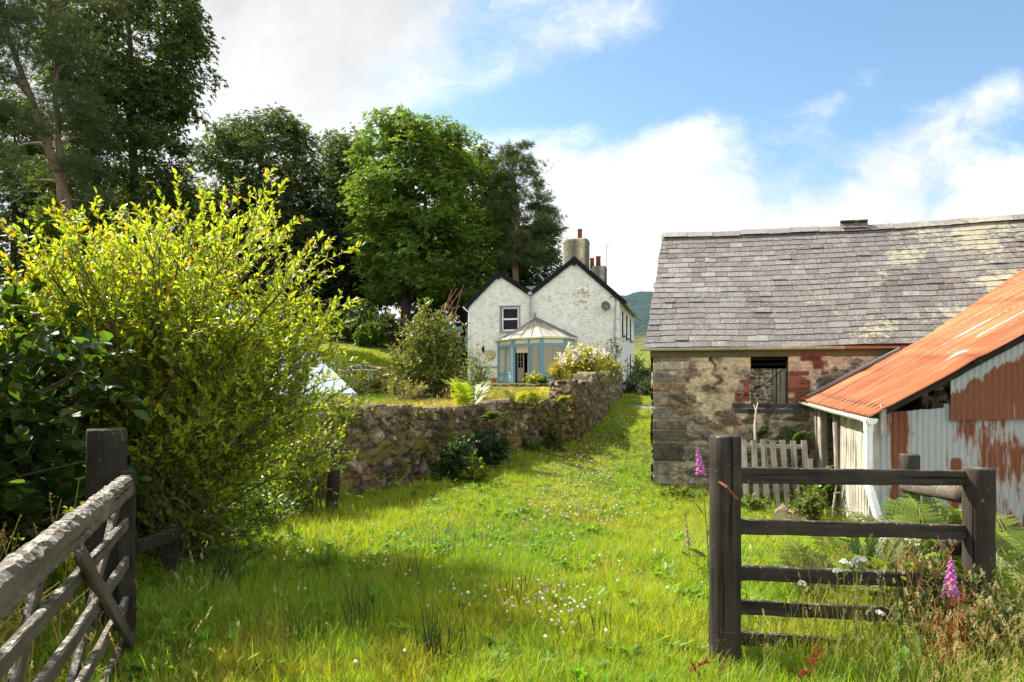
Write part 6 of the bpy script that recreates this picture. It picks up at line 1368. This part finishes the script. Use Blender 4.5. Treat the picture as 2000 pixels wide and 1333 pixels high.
def broad(nm):
    mb = MB()
    for k in range(11):
        a = rng.uniform(0, 6.28); put_leaves(mb, A([[rng.normal(0, .03), rng.normal(0, .03), rng.uniform(.01, .09)]]), A([[math.cos(a), math.sin(a), rng.uniform(.25, 1.1)]]), rdir(1) * .3 + A([0, 0, 1]), rng.uniform(.06, .15), rng.uniform(.03, .06), vary((.15, .28, .03), 1, .3))
    o = mb.build(nm, M['grass']); C.objects.unlink(o); return o
tA += [broad('a') for _ in range(3)]
def inside(x, y):
    """true where something solid stands"""
    s = (x - BC[0]) * BU[0] + (y - BC[1]) * BU[1]; b = (x - BC[0]) * BV[0] + (y - BC[1]) * BV[1]; m = (s > -.02) & (b > -.03) & (s < BL + .2) & (b < BD + .2)
    t_ = (x - E0[0]) * r_[0] + (y - E0[1]) * r_[1]; e = (x - E0[0]) * e_[0] + (y - E0[1]) * e_[1]; m |= (t_ > .05) & (e > .25) & (e < 2.7)
    m |= (np.abs(wall_x(y) - .2 - x) < .33) & (y > 9.0)
    wx = (x - HC[0]) * HU[0] + (y - HC[1]) * HU[1]; bb = (x - HC[0]) * HV[0] + (y - HC[1]) * HV[1]; m |= (wx < .1) & (bb > -2.3) & (bb < HL)
    m |= (y > 27) & (y < 37) & (x > -3.2) & (x < wall_x(y) - .3)
    m |= np.hypot((x - 5.35) / 1.45, (y - 25.6) / 1.5) < .85
    return m
def sample(n, y0, y1, pw, xm=.80, extra=None):
    q = rng.random(n); y = (y0 ** (2 - pw) + q * (y1 ** (2 - pw) - y0 ** (2 - pw))) ** (1 / (2 - pw)); x = rng.uniform(-1, 1, n) * (xm * y + .3); m = ~inside(x, y)
    if extra is not None: m &= extra(x, y)
    return x[m], y[m]
def tint_of(x, y):
    f = fbm(x * .55, y * .4, 201); f2 = fbm(x * 1.9, y * 1.9, 202)
    t = mixc((.86, 1.02, .9), (1.12, 1.10, 1.0), sstep(.42, .62, f * .7 + f2 * .3)); t = mixc(t, (1.5, 1.08, 1.5), .45 * sstep(.60, .72, f2))
    track = np.exp(-((x - (.55 + .12 * (y - 8))) / .35) ** 2) * sstep(7, 11, y); t = t * (1 - .35 * track)[..., None] + A((1.9, 1.35, 2.2)) * (.35 * track)[..., None]
    t = t * A((1.16, 1.09, 1.05))
    gd_ = sstep(.1, .5, wall_x(y) - x) * (y > 9.3); lawn = gd_ * sstep(-3.4, -2.0, x) * (y < 29) * (y > 11); t = t * (1 - lawn)[..., None] + A((2.7, 1.55, 3.4)) * lawn[..., None]
    return t
x, y = sample(88000, 2.6, 31, 1.35); n = len(x)
gar = (wall_x(y) - x > .2) & (y > 9.2)
sc1 = rng.uniform(.55, 1.08, n) * np.interp(y, [3, 8, 14, 30], [1.0, .85, .75, 1.0]) * (.75 + .5 * fbm(x * .8, y * .8, 55)); sc1[gar] *= .55; sc1 *= 1 - .38 * np.exp(-((x - (.45 + .12 * (y - 8))) / .9) ** 2) * sstep(4.5, 8, y)
edge = np.exp(-np.abs(wall_x(y) - x) / .35) * (y > 9) * (~gar); sc1 *= 1 + .5 * edge
right = sstep(1.2, 2.6, x) * (y < 8); sc1 *= 1 + .55 * right
idx1 = np.where(rng.random(n) < .62, rng.integers(0, 6, n), rng.integers(6, 13, n)); idx1 = np.where((rng.random(n) < .16 * sstep(.48, .62, fbm(x * 1.3, y * 1.3, 77)) + .015), rng.integers(13, 16, n), idx1)
scatter('grass', 'rough sunlit grass of the lane and lawns', tA, np.stack([x, y, terr(x, y)], 1), sc1, idx1, tint_of(x, y))
# far lawn and bank
x, y = sample(26000, 29, 60, 1.2, .62); n = len(x)
tB = [tuft('b', 26, .30, .03, .22, .6, GC + DRY[2:]) for _ in range(4)]
scatter('lawn_grass', 'shorter grass of the far lawn and bank', tB, np.stack([x, y, terr(x, y)], 1), rng.uniform(.5, 1, n), rng.integers(0, 4, n), mixc((1, 1, 1), (1.5, 1.15, 1), fbm(x * .3, y * .3, 9)))
# tall seeding grasses, thickest around the right-hand fence and along the gate
tC = [tuft('c', 7, .80, .0042, .09, .30, [(.18, .24, .03), (.26, .28, .06), (.36, .31, .12)], 6, (.75, .075, .008, (.36, .29, .15))) for _ in range(4)] + [tuft('c', 16, .55, .007, .08, .6, [(.14, .22, .02), (.19, .25, .03), (.30, .28, .09)], 5) for _ in range(3)] + [tuft('c', 5, .85, .0035, .07, .25, [(.2, .2, .05), (.34, .27, .12)], 6, (.9, .05, .013, (.42, .36, .22))) for _ in range(2)]
x1 = rng.uniform(1.25, 3.6, 1250); y1 = rng.uniform(2.9, 5.0, 1250); k_ = rng.random(1250) < np.clip((x1 - 1.45) / 1.1, .06, 1) * np.where(y1 > 4.1, .45, 1.); x1, y1 = x1[k_], y1[k_]
x2 = rng.uniform(-3.2, -1.2, 330); y2 = rng.uniform(1.8, 4.4, 330); k_ = np.abs((x2 - HG[0]) * gn[0] + (y2 - HG[1]) * gn[1]) > .12; k_ &= ((x2 - HG[0]) * gn[0] + (y2 - HG[1]) * gn[1] > 0) | (rng.random(330) < .25); x2, y2 = x2[k_], y2[k_]
x3, y3 = sample(380, 4, 14, 1.2, .7, lambda a, b: (a > -2.5) & ((a < wall_x(b) - .3) | (a > wall_x(b) + .2)))
x = np.concatenate([x1, x2, x3]); y = np.concatenate([y1, y2, y3]); n = len(x); sC = np.concatenate([rng.uniform(.4, .92, len(x1)), rng.uniform(.35, .75, len(x2)), rng.uniform(.3, .55, len(x3))])
m = ~inside(x, y) & (np.hypot(x - FA[0], y - FA[1]) > .13)
scatter('meadow_grass', 'tall seeding meadow grass, thickest around the right hand fence', tC, np.stack([x, y, terr(x, y)], 1)[m], sC[m], rng.integers(0, 9, n)[m], rng.uniform(.8, 1.25, (n, 1))[m] * np.ones((1, 3)), .16)
# dry grass on the terrace lawn and along the wall tops
j = rng.integers(10, len(LW[5]) - 10, 500); oo = rng.uniform(.05, .5, 500); xx = LW[0][j] - LW[3][j] * oo; yy = LW[1][j] - LW[4][j] * oo
tD = [tuft('d', 14, .17, .006, .06, .5, DRY) for _ in range(3)]
gx_ = rng.uniform(-3.2, 1.0, 2600); gy_ = rng.uniform(13, 27, 2600); k_ = (wall_x(gy_) - gx_ > .5); gx_, gy_ = gx_[k_], gy_[k_]
scatter('dry_lawn_grass', 'straw coloured dry grass on the terrace and wall tops', tD, np.concatenate([np.stack([xx, yy, LW[2][j] + .0], 1), np.stack([gx_, gy_, terr(gx_, gy_)], 1)]), np.concatenate([rng.uniform(.4, 1.0, 500), rng.uniform(.5, 1.2, len(gx_))]), rng.integers(0, 3, 500 + len(gx_)), np.ones((500 + len(gx_), 3)))
# clover heads in drifts
iv, if_ = ico(1, 1)
def clover(name, label, pts, col, h0):
    fb = MB()
    for (x_, y_) in pts:
        z_ = float(terr(x_, y_)) + h0 * rng.uniform(.6, 1.2); c = A([x_, y_, z_]); s_ = rng.uniform(.006, .0115)
        fb.add(iv * A([1, 1, .9]) * s_ * (1 + rng.normal(0, .12, (len(iv), 1))) + c, if_, vary(col, 1, .12, .05)[0]); add_tube(fb, [c, c + A([rng.normal(0, .01), rng.normal(0, .01), -h0])], .0012, 3, (.15, .22, .03), cap=False)
    return tag(fb.build(name, M['petal']), label, None, None, 'stuff')
def drift(px, py, sx, sy, n):
    out = []
    for _ in range(n):
        a_, b_ = px + rng.normal(0, sx), py + rng.normal(0, sy); b_ = max(b_, 815); Y = 1.62 * F / (b_ - 750)
        for _k in range(4): Y = (EYE - float(terr((a_ - 1000) / F * Y, Y)) - .1) * F / (b_ - 750)
        x_ = (a_ - 1000) / F * Y
        if x_ > wall_x(Y) + .3 or Y < 9: out.append((x_, Y))
    return out
wp = drift(1130, 995, 60, 22, 190) + drift(1075, 1195, 50, 30, 95) + drift(1170, 920, 60, 25, 330) + drift(1190, 870, 50, 18, 420) + drift(1215, 840, 40, 12, 300) + drift(750, 1115, 40, 20, 14) + drift(920, 1170, 30, 15, 16) + drift(1000, 1100, 220, 120, 90)
wp = [wp[i] for i in rng.permutation(len(wp))[:int(len(wp) * .68)]]
wp = [q for q in wp if not inside(A([q[0]]), A([q[1]]))[0]]
clover('white_clover', 'drifts of white clover heads in the lane grass', wp, (.74, .74, .64), .17)
clover('red_clover', 'scattered pale purple clover heads in the lane grass', drift(870, 1062, 40, 16, 42) + drift(940, 1050, 60, 18, 34) + drift(1060, 1180, 30, 12, 10) + drift(1100, 1020, 110, 60, 30), (.40, .22, .32), .2)
# dark rush clumps in the lower left
def rush(px, py, n, h_, lab):
    Y = 1.6 * F / (py - 750); x_ = (px - 1000) / F * Y; z_ = float(terr(x_, Y)); t_ = thing('rush_clump', lab, 'rushes', 'rush clumps in the lane'); g = MB()
    for k in range(n):
        b0 = A([x_ + rng.normal(0, .07), Y + rng.normal(0, .07), z_ - .03]); hd = A([rng.normal(0, .16), rng.normal(0, .16), 1]) * h_ * rng.uniform(.5, 1.1); add_tube(g, bez(b0, b0 + hd * .5 + A([0, 0, .03]), b0 + hd, 5), A([.0030, .0028, .0024, .0018, .0006]), 4, vary((.06, .105, .025), 1, .3)[0], cap=False)
    g.build('stems', M['leaf'], t_); return set_base(t_, (x_, Y, z_))
for (px, py, n, h_, lab) in ((440, 1150, 60, .46, 'darkest rush clump in the shade in front of the big bush'), (850, 1290, 45, .42, 'rush clump at the bottom of the lane left of the middle'), (700, 1230, 30, .36, 'thin rush clump between the shade and the sunlit lane'), (590, 1270, 26, .34, 'small rush clump in the shaded grass near the bottom'), (1005, 1170, 16, .30, 'few dark rush stems beside the white clover'), (800, 1130, 18, .30, 'sparse rush stems left of the purple clover'), (1165, 1240, 14, .3, 'few rush stems right of the white clover near the bottom'), (640, 1110, 20, .32, 'rush stems at the edge of the sunlight by the big bush')):
    rush(px, py, n, h_, lab)
# dead bracken litter on the bare earth beside the gate
g = MB(); 
for k in range(420):
    px, py = rng.uniform(275, 420), rng.uniform(1085, 1260); Y = 1.6 * F / (py - 750); x_ = (px - 1000) / F * Y; z_ = float(terr(x_, Y)) + .01
    a = rng.uniform(0, 6.28); put_leaves(g, A([[x_, Y, z_ + rng.uniform(0, .05)]]), A([[math.cos(a), math.sin(a), rng.normal(0, .3)]]), rdir(1) * .5 + A([0, 0, 1]), rng.uniform(.05, .14), rng.uniform(.008, .03), vary((.15, .09, .045), 1, .4))
tag(g.build('leaf_litter', M['leaf']), 'brown dead leaves on the shaded ground by the gate', None, None, 'stuff')

# ------------------------------------------------------------------ render settings
sc.view_settings.view_transform = 'Standard'; sc.view_settings.look = 'None'; sc.view_settings.exposure = 1.42; sc.view_settings.gamma = 1
sc.render.engine = 'CYCLES'; sc.cycles.use_denoising = True
try: sc.cycles.denoiser = 'OPENIMAGEDENOISE'
except Exception: pass
sc.cycles.max_bounces = 8; sc.cycles.diffuse_bounces = 5; sc.cycles.glossy_bounces = 3; sc.cycles.transmission_bounces = 6; sc.cycles.transparent_max_bounces = 12; sc.cycles.caustics_reflective = False; sc.cycles.caustics_refractive = False; sc.cycles.sample_clamp_indirect = 6
